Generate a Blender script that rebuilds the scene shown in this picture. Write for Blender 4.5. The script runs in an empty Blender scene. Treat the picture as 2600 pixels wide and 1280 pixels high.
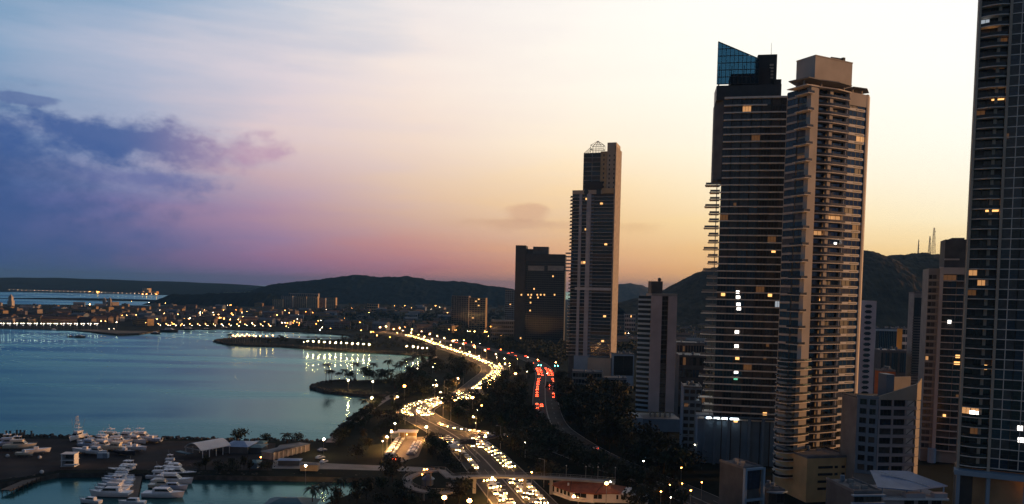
import bpy, math, random
import numpy as np
from mathutils import Vector, Matrix, geometry, noise as mnoise
R = math.radians
random.seed(11)
S = bpy.context.scene
C = S.collection

# ---------------------------------------------------------------- camera
HAZE = 5e-5
CAM_H, FPX, PPX, PPY = 80.0, 2000.0, 1300.0, 830.0
PITCH, ROLL = math.atan(0.049), math.atan(0.021)
_f = Vector((0, math.cos(PITCH), -math.sin(PITCH)))
_r0, _u0 = Vector((1, 0, 0)), Vector((0, math.sin(PITCH), math.cos(PITCH)))
_r = _r0 * math.cos(ROLL) + _u0 * math.sin(ROLL)
_u = _u0 * math.cos(ROLL) - _r0 * math.sin(ROLL)
cam_d = bpy.data.cameras.new('camera')
cam = bpy.data.objects.new('camera', cam_d); C.objects.link(cam)
cam.matrix_world = Matrix(((_r.x, _u.x, -_f.x, 0), (_r.y, _u.y, -_f.y, 0), (_r.z, _u.z, -_f.z, CAM_H), (0, 0, 0, 1)))
cam_d.sensor_width = 36; cam_d.lens = 36 * FPX / 2600
cam_d.shift_y = (PPY - 640) / 2600
cam_d.clip_start = 1; cam_d.clip_end = 60000
S.camera = cam

def srgb(r, g, b):
    f = lambda c: c / 12.92 if c <= .04045 else ((c + .055) / 1.055) ** 2.4
    return (f(r / 255), f(g / 255), f(b / 255), 1)

# ---------------------------------------------------------------- sky, sun, exposure
S.view_settings.view_transform = 'Standard'
S.view_settings.look = 'None'
S.view_settings.exposure = 0.1
S.view_settings.gamma = 1
S.view_settings.use_curve_mapping = False
SUN_AZ, SUN_EL = R(79), R(6)
sun_d = bpy.data.lights.new('sun', 'SUN'); sun_d.energy = 2.8; sun_d.angle = R(2.0); sun_d.color = (1.0, .49, .16)
sun = bpy.data.objects.new('sun', sun_d); C.objects.link(sun)
sun.rotation_euler = Vector((-math.sin(SUN_AZ) * math.cos(SUN_EL), -math.cos(SUN_AZ) * math.cos(SUN_EL), -math.sin(SUN_EL))).to_track_quat('-Z', 'Y').to_euler()

W = bpy.data.worlds.new('World'); S.world = W; W.use_nodes = True
wt = W.node_tree; wt.nodes.clear()
def wn(t, **k):
    n = wt.nodes.new(t)
    for a, b in k.items(): setattr(n, a, b)
    return n
def wl(a, b): wt.links.new(a, b)
def wmath(op, a, b=None, c=None, clamp=False):
    n = wn('ShaderNodeMath', operation=op, use_clamp=clamp)
    for i, v in enumerate((a, b, c)):
        if v is None: continue
        if isinstance(v, (int, float)): n.inputs[i].default_value = v
        else: wl(v, n.inputs[i])
    return n.outputs[0]
def wmix(fac, a, b):
    n = wn('ShaderNodeMix', data_type='RGBA')
    for s, v in ((n.inputs[0], fac), (n.inputs[6], a), (n.inputs[7], b)):
        if isinstance(v, (int, float)): s.default_value = v
        elif isinstance(v, tuple): s.default_value = v
        else: wl(v, s)
    return n.outputs[2]
def wsmooth(v, a, b):
    n = wn('ShaderNodeMapRange', interpolation_type='SMOOTHSTEP')
    wl(v, n.inputs[0]); n.inputs[1].default_value = a; n.inputs[2].default_value = b
    return n.outputs[0]
tc = wn('ShaderNodeTexCoord'); sp = wn('ShaderNodeSeparateXYZ'); wl(tc.outputs['Generated'], sp.inputs[0])
GLOW = R(30)
x_, y_, z_ = sp.outputs
az = wmath('MULTIPLY', wmath('ARCTAN2', x_, y_), 180 / math.pi)
el = wmath('MULTIPLY', wmath('ARCSINE', z_), 180 / math.pi)
gx = wmath('SUBTRACT', wmath('MULTIPLY', x_, math.cos(GLOW)), wmath('MULTIPLY', y_, math.sin(GLOW)))
gy = wmath('ADD', wmath('MULTIPLY', x_, math.sin(GLOW)), wmath('MULTIPLY', y_, math.cos(GLOW)))
da = wmath('MULTIPLY', wmath('ABSOLUTE', wmath('ARCTAN2', gx, gy)), 180 / math.pi)
# soft streaks shift the bands of colour a little
mp = wn('ShaderNodeMapping'); mp.inputs['Scale'].default_value = (5, 5, 42); mp.inputs['Rotation'].default_value = (R(5), R(-7), 0); wl(tc.outputs['Generated'], mp.inputs[0])
sn = wn('ShaderNodeTexNoise'); sn.inputs['Scale'].default_value = 1.0; sn.inputs['Detail'].default_value = 4; sn.inputs['Roughness'].default_value = .55; wl(mp.outputs[0], sn.inputs['Vector'])
streak = wmath('SUBTRACT', sn.outputs[0], .5)
das = wmath('ADD', da, wmath('MULTIPLY', streak, 11.0))
els = wmath('ADD', el, wmath('MULTIPLY', streak, 2.2))
epos = wmath('SQRT', wmath('DIVIDE', wmath('MAXIMUM', els, 0), 90, None, True))
ELS = (0, 1.5, 3, 5, 7.5, 10, 14, 19.5, 35, 90)
COLS = {
  0: [(244,186,118),(250,205,138),(254,220,158),(255,238,200),(255,246,224),(255,251,237),(255,254,246),(255,255,250),(196,193,188),(73,81,95)],
  14: [(242,172,104),(248,190,122),(247,202,140),(254,224,170),(255,238,204),(255,246,224),(255,252,239),(255,253,246),(179,176,173),(69,78,95)],
  25: [(216,148,112),(228,162,120),(234,182,134),(242,202,150),(252,220,174),(254,236,210),(253,244,230),(252,246,238),(147,147,154),(63,74,92)],
  37: [(176,112,114),(186,120,126),(198,144,140),(214,176,156),(228,198,176),(238,214,198),(243,226,216),(236,228,226),(115,122,137),(56,68,89)],
  47: [(116,92,136),(146,108,146),(152,122,156),(172,138,162),(198,170,178),(216,196,200),(218,206,212),(172,188,208),(83,96,119),(48,61,84)],
  56: [(62,82,124),(78,88,138),(96,98,148),(116,112,162),(140,146,180),(160,168,194),(172,180,202),(128,162,194),(60,78,104),(41,55,80)],
  64: [(44,78,114),(50,80,126),(58,85,144),(66,92,152),(92,116,166),(118,142,178),(128,158,190),(104,146,180),(50,69,94),(38,51,75)],
  95: [(40,66,92),(46,72,100),(54,80,110),(62,88,120),(70,94,126),(76,100,132),(78,102,134),(74,100,132),(46,66,90),(30,42,60)],
  180: [(44,56,68),(54,68,80),(70,82,92),(88,94,100),(98,100,104),(96,98,104),(88,94,104),(74,84,100),(44,56,76),(28,40,58)],
}
prev = None; prevk = None
for k in sorted(COLS):
    cr = wn('ShaderNodeValToRGB'); cr.color_ramp.interpolation = 'LINEAR'
    e = cr.color_ramp.elements
    while len(e) < len(ELS): e.new(.5)
    for i, (q, c) in enumerate(zip(ELS, COLS[k])):
        e[i].position = math.sqrt(q / 90); e[i].color = srgb(*c)
    wl(epos, cr.inputs[0])
    if prev is None: prev = cr.outputs[0]
    else:
        mr = wn('ShaderNodeMapRange'); wl(das, mr.inputs[0]); mr.inputs[1].default_value = prevk; mr.inputs[2].default_value = k
        prev = wmix(mr.outputs[0], prev, cr.outputs[0])
    prevk = k
sky_col = prev
# clouds: a ragged bank low on the left and two faint puffs
cm = wn('ShaderNodeMapping'); cm.inputs['Scale'].default_value = (26, 26, 44); wl(tc.outputs['Generated'], cm.inputs[0])
cn = wn('ShaderNodeTexNoise'); cn.inputs['Scale'].default_value = 1.0; cn.inputs['Detail'].default_value = 9; cn.inputs['Roughness'].default_value = .62; wl(cm.outputs[0], cn.inputs['Vector'])
cn2 = wmath('SUBTRACT', cn.outputs[0], .5)
def blob(a0, e0, wa, we, amp=1.2, up=None):
    u = wmath('DIVIDE', wmath('SUBTRACT', az, a0), wa)
    v = wmath('DIVIDE', wmath('SUBTRACT', el, e0), we)
    v = wmath('MAXIMUM', v, wmath('MULTIPLY', v, -.55))
    d = wmath('SQRT', wmath('ADD', wmath('MULTIPLY', u, u), wmath('MULTIPLY', v, v)))
    return wmath('ADD', wmath('SUBTRACT', 1.0, d), wmath('MULTIPLY', cn2, amp))
def layer(base, d, a, b, col, alpha):
    return wmix(wmath('MULTIPLY', wsmooth(d, a, b), alpha), base, col)
warm = wsmooth(az, -27, -16)
ccol = wmix(warm, srgb(56, 86, 146), srgb(182, 148, 174))
sky_col = layer(sky_col, blob(-40, 5.8, 19, 6.4, 1.1), -.05, .85, srgb(48, 78, 134), .95)
sky_col = layer(sky_col, blob(-26.5, 9.2, 11, 1.5, 2.1), -.05, .8, ccol, .88)
sky_col = layer(sky_col, blob(-17.6, 8.9, 2.6, .55, 2.2), -.05, .9, srgb(186, 150, 174), .6)
sky_col = layer(sky_col, blob(-24.5, 6.75, 5.6, .6, 1.6), -.05, .8, srgb(96, 104, 158), .75)
sky_col = layer(sky_col, blob(-31.5, 10.9, 2.4, .30, 1.3), .0, .4, srgb(84, 104, 154), .7)
sky_col = layer(sky_col, blob(1.0, 5.6, 2.0, .60, 1.4), .0, .6, srgb(216, 172, 140), .75)
sky_col = layer(sky_col, blob(0.5, 4.7, 6.5, .42, 1.4), .0, .8, srgb(204, 160, 134), .55)
sky_col = layer(sky_col, blob(8.5, 4.6, 2.2, .40, 1.4), .0, .8, srgb(226, 182, 134), .5)
nis = wn('ShaderNodeTexSky', sky_type='NISHITA', sun_disc=False); nis.sun_elevation = SUN_EL; nis.sun_rotation = SUN_AZ
bg1 = wn('ShaderNodeBackground'); wl(sky_col, bg1.inputs[0]); bg1.inputs[1].default_value = 1.0
bg2 = wn('ShaderNodeBackground'); wl(nis.outputs[0], bg2.inputs[0]); bg2.inputs[1].default_value = .006
ads = wn('ShaderNodeAddShader'); wl(bg1.outputs[0], ads.inputs[0]); wl(bg2.outputs[0], ads.inputs[1])
wo = wn('ShaderNodeOutputWorld'); wl(ads.outputs[0], wo.inputs[0])

cy = S.cycles
cy.use_denoising = True
cy.max_bounces = 6; cy.diffuse_bounces = 2; cy.glossy_bounces = 3; cy.transmission_bounces = 4; cy.transparent_max_bounces = 8; cy.volume_bounces = 0
cy.sample_clamp_indirect = 4.0
cy.caustics_reflective = False; cy.caustics_refractive = False

# ---------------------------------------------------------------- helpers
def ray(px, py): return _f + _r * ((px - PPX) / FPX) + _u * ((PPY - py) / FPX)
LAND = 2.0
def G(px, py, z=LAND):
    d = ray(px, py); t = (z - CAM_H) / d.z
    return Vector((d.x * t, d.y * t, z))
def PD(px, py, dist):
    d = ray(px, py); t = dist / d.y
    return Vector((d.x * t, dist, CAM_H + d.z * t))
def XZ(px, py, loc, ang):
    """the point (local x, z) where the sight line of a pixel meets the upright plane through loc turned by ang"""
    d = ray(px, py); n = Vector((math.sin(ang), -math.cos(ang), 0))
    t = n.dot(Vector((loc[0], loc[1], 0))) / n.dot(Vector((d.x, d.y, 0)))
    p = Vector((d.x * t, d.y * t, CAM_H + d.z * t))
    q = p - Vector((loc[0], loc[1], 0))
    return q.x * math.cos(ang) + q.y * math.sin(ang), p.z

class MB:
    def __init__(s): s.v = []; s.f = []; s.m = []
    def add(s, vs, fs, m=0):
        b = len(s.v); s.v += [tuple(v) for v in vs]
        for f in fs: s.f.append(tuple(i + b for i in f)); s.m.append(m)
        return s
    def box(s, x0, y0, z0, x1, y1, z1, m=0):
        return s.add([(x0,y0,z0),(x1,y0,z0),(x1,y1,z0),(x0,y1,z0),(x0,y0,z1),(x1,y0,z1),(x1,y1,z1),(x0,y1,z1)],
                     [(0,3,2,1),(4,5,6,7),(0,1,5,4),(1,2,6,5),(2,3,7,6),(3,0,4,7)], m)
    def prism(s, poly, z0, z1, m=0):
        n = len(poly)
        if sum(poly[i][0]*poly[(i+1)%n][1]-poly[(i+1)%n][0]*poly[i][1] for i in range(n)) < 0: poly = poly[::-1]
        vs = [(p[0],p[1],z0) for p in poly] + [(p[0],p[1],z1) for p in poly]
        return s.add(vs, [tuple(range(n-1,-1,-1)), tuple(range(n,2*n))] + [(i,(i+1)%n,n+(i+1)%n,n+i) for i in range(n)], m)
    def tube(s, a, b, r0, r1=None, n=6, m=0, cap=True):
        a = Vector(a); b = Vector(b); r1 = r0 if r1 is None else r1
        d = (b - a).normalized(); p = d.orthogonal().normalized(); q = d.cross(p)
        vs = [a + (p*math.cos(t)+q*math.sin(t))*r0 for t in (2*math.pi*i/n for i in range(n))] + [b + (p*math.cos(t)+q*math.sin(t))*r1 for t in (2*math.pi*i/n for i in range(n))]
        fs = [(i,(i+1)%n,n+(i+1)%n,n+i) for i in range(n)]
        if cap: fs += [tuple(range(n-1,-1,-1)), tuple(range(n,2*n))]
        return s.add(vs, fs, m)
    def ball(s, c, r, m=0, n=8, k=5, sz=1.0):
        vs = [(c[0],c[1],c[2]-r*sz)]; fs = []
        for j in range(1, k):
            t = -math.pi/2 + math.pi*j/k
            vs += [(c[0]+r*math.cos(t)*math.cos(2*math.pi*i/n), c[1]+r*math.cos(t)*math.sin(2*math.pi*i/n), c[2]+r*sz*math.sin(t)) for i in range(n)]
        vs.append((c[0],c[1],c[2]+r*sz)); top = len(vs)-1
        for i in range(n):
            fs.append((0, 1+(i+1)%n, 1+i)); fs.append((top, 1+(k-2)*n+i, 1+(k-2)*n+(i+1)%n))
            for j in range(k-2):
                a = 1+j*n
                fs.append((a+i, a+(i+1)%n, a+n+(i+1)%n, a+n+i))
        return s.add(vs, fs, m)
    def loft(s, rings, m=0, cap=True):
        n = len(rings[0]); vs = [p for r in rings for p in r]; fs = []
        for j in range(len(rings)-1):
            for i in range(n): fs.append((j*n+i, j*n+(i+1)%n, (j+1)*n+(i+1)%n, (j+1)*n+i))
        if cap: fs += [tuple(range(n-1,-1,-1)), tuple(range((len(rings)-1)*n, len(rings)*n))]
        return s.add(vs, fs, m)
    def mesh(s, name, mats, smooth=False):
        me = bpy.data.meshes.new(name); me.from_pydata(s.v, [], s.f)
        for m in (mats if isinstance(mats, (list, tuple)) else [mats]): me.materials.append(m)
        if any(s.m): me.polygons.foreach_set('material_index', s.m)
        if smooth: me.polygons.foreach_set('use_smooth', [True]*len(s.f))
        me.update(); return me
def tag(o, label=None, cat=None, group=None, kind=None):
    if label: o['label'] = label
    if cat: o['category'] = cat
    if group: o['group'] = group
    if kind: o['kind'] = kind
    return o
def thing(name, label, cat, loc=(0,0,0), rz=0, group=None):
    o = bpy.data.objects.new(name, None); C.objects.link(o); o.empty_display_size = .5
    o.location = loc; o.rotation_euler = (0,0,rz)
    return tag(o, label, cat, group)
def part(name, me, parent=None, loc=(0,0,0), rz=0, kind=None, sc=None):
    o = bpy.data.objects.new(name, me); C.objects.link(o); o.location = loc
    if rz: o.rotation_euler = (0,0,rz)
    if sc: o.scale = sc
    if parent is not None: o.parent = parent
    if kind: o['kind'] = kind
    return o
def struct(name, me): return part(name, me, kind='structure')
def copy_tree(src, loc, rz=0, label=None, group=None, sc=None):
    r = src.copy(); C.objects.link(r); r.location = loc; r.rotation_euler = (0,0,rz)
    if sc: r.scale = sc
    if label: r['label'] = label
    if group: r['group'] = group
    for ch in src.children:
        c = ch.copy(); C.objects.link(c); c.parent = r
        for g in ch.children:
            d = g.copy(); C.objects.link(d); d.parent = c
    return r

# ---------------------------------------------------------------- materials
def mat(name, col, rough=.8, var=.25, scale=.3, metal=0., emit=None, es=0., bump=0., spec=.5, vec='Object', stretch=None, sample=True):
    m = bpy.data.materials.new(name); m.use_nodes = True; t = m.node_tree
    b = t.nodes['Principled BSDF']
    b.inputs['Roughness'].default_value = rough; b.inputs['Metallic'].default_value = metal; b.inputs['Specular IOR Level'].default_value = spec
    col = tuple(col[:3])
    if var > 0:
        c = t.nodes.new('ShaderNodeTexCoord'); n = t.nodes.new('ShaderNodeTexNoise'); n.inputs['Scale'].default_value = scale; n.inputs['Detail'].default_value = 5
        src = c.outputs[vec]
        if stretch:
            mp = t.nodes.new('ShaderNodeMapping'); mp.inputs['Scale'].default_value = stretch; t.links.new(src, mp.inputs[0]); src = mp.outputs[0]
        t.links.new(src, n.inputs['Vector'])
        r = t.nodes.new('ShaderNodeValToRGB'); t.links.new(n.outputs[0], r.inputs[0])
        r.color_ramp.elements[0].position = .3; r.color_ramp.elements[1].position = .7
        r.color_ramp.elements[0].color = tuple(x*(1-var) for x in col)+(1,); r.color_ramp.elements[1].color = tuple(min(1,x*(1+var)) for x in col)+(1,)
        t.links.new(r.outputs[0], b.inputs['Base Color'])
        if bump:
            bp = t.nodes.new('ShaderNodeBump'); bp.inputs['Strength'].default_value = bump; bp.inputs['Distance'].default_value = .3
            t.links.new(n.outputs[0], bp.inputs['Height']); t.links.new(bp.outputs[0], b.inputs['Normal'])
    else: b.inputs['Base Color'].default_value = col+(1,)
    if emit:
        b.inputs['Emission Color'].default_value = tuple(emit)+(1,); b.inputs['Emission Strength'].default_value = es
        if not sample: m.cycles.emission_sampling = 'NONE'
    return m
M = {}
M['beige'] = mat('beige_render', (.52,.43,.34), .8, .16, .12)
M['beige2'] = mat('pale_render', (.55,.48,.42), .8, .15, .1)
M['offwhite'] = mat('off_white_render', (.70,.60,.61), .8, .14, .12)
M['white'] = mat('white_paint', (.74,.70,.68), .6, .10, .3)
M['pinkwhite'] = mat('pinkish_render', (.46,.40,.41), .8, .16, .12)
M['ochre'] = mat('ochre_render', (.66,.43,.20), .8, .15, .2)
M['concrete'] = mat('grey_concrete', (.28,.27,.26), .85, .2, .2)
M['dconcrete'] = mat('dark_concrete', (.10,.10,.10), .85, .25, .2)
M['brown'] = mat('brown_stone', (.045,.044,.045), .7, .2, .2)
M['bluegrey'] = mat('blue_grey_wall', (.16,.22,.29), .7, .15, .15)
M['paleblue'] = mat('pale_blue_wall', (.30,.40,.50), .7, .12, .15)
M['slab'] = mat('slab_edge', (.80,.70,.61), .7, .12, .5)
M['slabd'] = mat('bronze_slab_edge', (.82,.73,.65), .5, .12, .5)
M['slabcool'] = mat('cool_slab_edge', (.50,.50,.53), .7, .12, .5)
M['coolwall'] = mat('cool_grey_render', (.42,.42,.46), .8, .15, .12)
M['glass'] = mat('dark_glass', (.020,.026,.032), .10, .35, .8, spec=.6)
M['glassb'] = mat('blue_glass', (.022,.045,.075), .08, .3, .8, spec=.7)
M['glassg'] = mat('grey_glass', (.085,.083,.085), .15, .3, .8, spec=.5)
M['curtain'] = mat('curtained_glass', (.085,.07,.062), .4, .3, .8)
M['frame'] = mat('dark_frame', (.05,.05,.052), .5, .15, .5)
M['mullion'] = mat('pale_mullion', (.82,.73,.65), .6, .12, .5)
M['rail'] = mat('glass_rail', (.018,.020,.022), .25, .2, .5)
M['roofdk'] = mat('dark_roof', (.06,.055,.055), .9, .3, .1)
M['litwarm'] = mat('lit_room', (.5,.35,.2), .6, .0, emit=(1,.50,.16), es=1.7, sample=False)
M['litmid'] = mat('half_lit_room', (.4,.28,.16), .6, .0, emit=(1,.48,.18), es=.5, sample=False)
M['litcool'] = mat('cool_lit_room', (.4,.4,.4), .6, .0, emit=(.8,.9,1), es=.35, sample=False)
M['litwhite'] = mat('lit_white_room', (.6,.6,.6), .6, .0, emit=(1,.93,.86), es=4.0, sample=False)
M['litdim'] = mat('dim_lit_room', (.3,.2,.12), .6, .0, emit=(1,.42,.14), es=.07, sample=False)
M['litgreen'] = mat('lit_green_room', (.2,.5,.4), .6, .0, emit=(.2,.9,.55), es=.7, sample=False)
M['strip'] = mat('white_light_strip', (.8,.8,.8), .5, .0, emit=(.82,.95,1), es=6.0)
M['lamp'] = mat('warm_lamp_glow', (.9,.7,.4), .5, .0, emit=(1,.44,.12), es=52)
M['lampw'] = mat('white_lamp_glow', (.9,.85,.8), .5, .0, emit=(1,.78,.52), es=44)
M['lampo'] = mat('orange_lamp_glow', (.9,.5,.2), .5, .0, emit=(1,.33,.06), es=46)
M['lampfar'] = mat('far_lamp_glow', (.9,.6,.4), .5, .0, emit=(1,.70,.48), es=11, sample=False)
M['lamppale'] = mat('pale_far_lamp_glow', (.9,.9,.9), .5, .0, emit=(.9,.9,1), es=14, sample=False)
M['head'] = mat('headlight_glow', (.9,.8,.6), .5, .0, emit=(1,.50,.15), es=90)
M['tail'] = mat('taillight_glow', (.6,.05,.02), .5, .0, emit=(1,.06,.015), es=60)
M['addedglow'] = mat('added_ground_glow', (.9,.6,.3), .5, .0, emit=(1,.46,.13), es=4000)  # added glow for the discs below the lamp heads, brightens the ground
M['lampshore'] = mat('shore_lamp_glow', (.9,.6,.3), .5, .0, emit=(1,.55,.20), es=640)
M['lamprow'] = mat('pale_row_lamp_glow', (.9,.8,.7), .5, .0, emit=(1,.82,.62), es=22, sample=False)
M['lamprowo'] = mat('warm_row_lamp_glow', (.9,.7,.4), .5, .0, emit=(1,.48,.15), es=26, sample=False)
M['green'] = mat('traffic_light_glow', (.1,.6,.5), .5, .0, emit=(.12,.9,.75), es=45)
M['steel'] = mat('grey_steel', (.22,.22,.22), .5, .1, 1)
M['asphalt'] = mat('asphalt', (.042,.040,.039), .85, .3, .15, spec=0.25)
M['asphalt2'] = mat('pale_asphalt', (.16,.135,.115), .85, .2, .15)
M['paint'] = mat('road_paint', (.22,.21,.20), .7, .15, .5)
M['path'] = mat('pale_paving', (.26,.235,.22), .85, .2, .2)
M['kerb'] = mat('kerb_stone', (.22,.21,.2), .85, .2, .3)
M['bark'] = mat('bark', (.06,.045,.035), .9, .3, 2, spec=0.1)
M['leafa'] = mat('dark_leaves', (.026,.034,.024), .7, .5, .25, spec=0.15)
M['leafb'] = mat('olive_leaves', (.042,.040,.024), .7, .5, .25, spec=0.15)
M['leafc'] = mat('green_leaves', (.022,.038,.026), .7, .5, .25, spec=0.15)
M['frond'] = mat('palm_fronds', (.030,.034,.020), .6, .3, .4, spec=0.15)
M['tile'] = mat('red_roof_tiles', (.26,.07,.03), .8, .25, .5)
M['tileb'] = mat('brown_roof_tiles', (.085,.052,.042), .85, .3, .3)
M['roofgrey'] = mat('grey_roof_sheet', (.15,.15,.16), .7, .25, .2)
M['roofblue'] = mat('blue_metal_roof', (.13,.22,.40), .45, .15, .3)
M['roofteal'] = mat('teal_roof', (.05,.15,.18), .6, .2, .3)
M['tent'] = mat('white_tent_fabric', (.80,.76,.75), .6, .06, .3)
M['hull'] = mat('white_hull', (.84,.80,.80), .35, .08, .5)
M['hullcream'] = mat('cream_hull', (.76,.66,.52), .35, .08, .5)
M['hullblue'] = mat('pale_blue_hull', (.42,.48,.62), .35, .08, .5)
M['hulldark'] = mat('dark_antifouling', (.03,.035,.05), .6, .1, .5)
M['boatglass'] = mat('boat_window', (.012,.014,.018), .15, .2, 1)
M['wood'] = mat('dock_planks', (.13,.10,.08), .85, .3, .8)
M['rock'] = mat('seawall_rock', (.09,.08,.07), .9, .45, .3, bump=.6, spec=0.15)
M['grassy'] = mat('rough_grass', (.014,.018,.014), .95, .4, .05, spec=0.05)
M['carwhite'] = mat('white_car_paint', (.75,.75,.76), .3, .04, 1)
M['cargrey'] = mat('grey_car_paint', (.25,.26,.28), .3, .05, 1)
M['carblue'] = mat('blue_car_paint', (.10,.14,.28), .3, .05, 1)
M['carblack'] = mat('black_car_paint', (.02,.02,.022), .3, .05, 1)
M['carred'] = mat('red_car_paint', (.35,.03,.02), .3, .05, 1)
M['tyre'] = mat('tyre_rubber', (.02,.02,.02), .8, .1, 2)
M['orangewall'] = mat('orange_wall', (.45,.13,.03), .8, .15, .3)
M['yellowwall'] = mat('yellow_wall', (.85,.42,.06), .7, .1, .3)
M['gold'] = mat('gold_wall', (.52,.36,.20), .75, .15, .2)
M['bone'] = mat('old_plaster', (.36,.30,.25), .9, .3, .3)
M['bone2'] = mat('brown_plaster', (.22,.17,.14), .9, .3, .3)
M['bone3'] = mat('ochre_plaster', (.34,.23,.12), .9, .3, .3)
M['bone4'] = mat('blue_plaster', (.16,.20,.25), .9, .3, .3)
M['redmast'] = mat('red_mast_paint', (.35,.12,.06), .6, .1, .5)
def crown_glass():
    m = bpy.data.materials.new('tinted_screen_glass'); m.use_nodes = True; t = m.node_tree; t.nodes.clear()
    tr = t.nodes.new('ShaderNodeBsdfTransparent'); tr.inputs[0].default_value = (.16,.33,.46,1)
    gl = t.nodes.new('ShaderNodeBsdfPrincipled'); gl.inputs['Base Color'].default_value = (.01,.04,.07,1); gl.inputs['Roughness'].default_value = .08
    mx = t.nodes.new('ShaderNodeMixShader'); mx.inputs[0].default_value = .3
    o = t.nodes.new('ShaderNodeOutputMaterial')
    t.links.new(tr.outputs[0], mx.inputs[1]); t.links.new(gl.outputs[0], mx.inputs[2]); t.links.new(mx.outputs[0], o.inputs[0]); return m
M['screen'] = crown_glass()
def water_mat():
    m = bpy.data.materials.new('sea_water'); m.use_nodes = True; t = m.node_tree; t.nodes.clear()
    c = t.nodes.new('ShaderNodeTexCoord')
    def nz(scale, st, det):
        mp = t.nodes.new('ShaderNodeMapping'); mp.inputs['Scale'].default_value = st; t.links.new(c.outputs['Object'], mp.inputs[0])
        n = t.nodes.new('ShaderNodeTexNoise'); n.inputs['Scale'].default_value = scale; n.inputs['Detail'].default_value = det; t.links.new(mp.outputs[0], n.inputs['Vector']); return n.outputs[0]
    w = nz(.30, (1,1,1), 4); slick = nz(.011, (.30,1.5,1), 4)
    def mrange(v, a, b, lo, hi):
        mr = t.nodes.new('ShaderNodeMapRange'); t.links.new(v, mr.inputs[0])
        for i, q in enumerate((a, b, lo, hi)): mr.inputs[1+i].default_value = q
        return mr.outputs[0]
    rough = mrange(slick, .38, .62, .09, .30)
    bp = t.nodes.new('ShaderNodeBump'); bp.inputs['Distance'].default_value = .5
    t.links.new(mrange(slick, .38, .62, .10, .30), bp.inputs['Strength']); t.links.new(w, bp.inputs['Height'])
    df = t.nodes.new('ShaderNodeBsdfDiffuse'); df.inputs[0].default_value = (.016,.075,.086,1)
    gl = t.nodes.new('ShaderNodeBsdfGlossy'); gl.inputs[0].default_value = (.53,.88,.86,1)
    t.links.new(rough, gl.inputs['Roughness']); t.links.new(bp.outputs[0], gl.inputs['Normal'])
    fr = t.nodes.new('ShaderNodeFresnel'); fr.inputs[0].default_value = 1.33; t.links.new(bp.outputs[0], fr.inputs['Normal'])
    mx = t.nodes.new('ShaderNodeMixShader'); t.links.new(fr.outputs[0], mx.inputs[0]); t.links.new(df.outputs[0], mx.inputs[1]); t.links.new(gl.outputs[0], mx.inputs[2])
    o = t.nodes.new('ShaderNodeOutputMaterial'); t.links.new(mx.outputs[0], o.inputs[0]); return m
M['water'] = water_mat()
# ---------------------------------------------------------------- water, ground, roads, hills
water = MB(); water.add([(-25000,-400,0),(25000,-400,0),(25000,25000,0),(-25000,25000,0)], [(0,1,2,3)])
struct('water', water.mesh('water', M['water']))
def flat(mb, pts, z, m=0):
    tri = geometry.tessellate_polygon([[Vector((p[0],p[1],0)) for p in pts]])
    n = len(mb.v); mb.v += [(p[0],p[1],z) for p in pts]
    for t in tri:
        a, b, c = [Vector(mb.v[n+i]) for i in t]
        t = t if (b-a).cross(c-a).z > 0 else t[::-1]
        mb.f.append(tuple(i+n for i in t)); mb.m.append(m)
def smooth_line(pts, step):
    out = []; P = [Vector((p[0],p[1],0)) for p in pts]
    P = [P[0]*2-P[1]] + P + [P[-1]*2-P[-2]]
    for i in range(1, len(P)-2):
        a, b, c, d = P[i-1:i+3]; n = max(2, int((c-b).length/step))
        for k in range(n):
            t = k/n
            out.append(.5*((2*b)+(c-a)*t+(2*a-5*b+4*c-d)*t*t+(3*b-a-3*c+d)*t**3))
    out.append(P[-2]); return out
LANDPX = [(-500,1100),(0,1108),(480,1116),(835,1122),(852,1105),(880,1076),(920,1046),(960,1016),(985,1001),
 (940,1003),(870,997),(820,991),(796,983),(806,976),(835,970),(900,966),(1006,961),(1040,940),(1075,918),(1104,904),
 (1085,900),(1012,896),(930,891),(849,888),(713,878),(631,876),(577,873),(551,866),(577,861),(640,857),(713,857),(800,862),(870,861),(905,855),
 (880,850),(822,845),(760,841),(700,838),(560,834),(430,835),(353,847),(300,848),(240,843),(190,835),(100,833),(0,831),(-500,822),
 (-500,774),(0,772),(400,776),(600,775),(700,772),(720,752),(1000,752),(3500,800),(3500,2600),(400,2600),(700,1400),(815,1283),(949,1231),(930,1213),(490,1206),(280,1200),(150,1201),(60,1218),(0,1226),(-500,1245)]
land = [G(*p) for p in LANDPX]
mb = MB(); flat(mb, land, LAND)
n = len(land)
for i in range(n):
    a, b = land[i], land[(i+1)%n]
    mb.add([(a.x,a.y,LAND),(b.x,b.y,LAND),(b.x,b.y,-2),(a.x,a.y,-2)], [(0,1,2,3)], 1)
struct('ground', mb.mesh('ground', [M['grassy'], M['rock']]))
def sheet(name, px, z, m):
    b = MB(); flat(b, [G(*p) for p in px], z); return struct(name, b.mesh(name, m))
YARDPX = [(-300,1113),(0,1113),(480,1121),(700,1126),(690,1195),(280,1193),(150,1194),(60,1211),(0,1219),(-300,1232)]
sheet('boat_yard_ground', YARDPX, LAND+.05, mat('yard_earth', (.045,.038,.037), .95, .35, .08, spec=.1))
sheet('promenade_strip', [(690,1168),(860,1178),(1060,1186),(1110,1190),(1060,1198),(860,1192),(690,1190)], LAND+.05, M['path'])
sheet('beach', [(180,837),(240,837),(310,840),(380,841),(353,846),(300,847),(240,842)], LAND+.05, mat('dark_sand', (.09,.075,.06), .95, .3, .05))
lotpx = [(1004,1113),(1082,1109),(1062,1160),(1032,1169),(1000,1184),(984,1180),(992,1168),(976,1148)]
sheet('car_park', lotpx, LAND+.075, M['asphalt2'])

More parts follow.
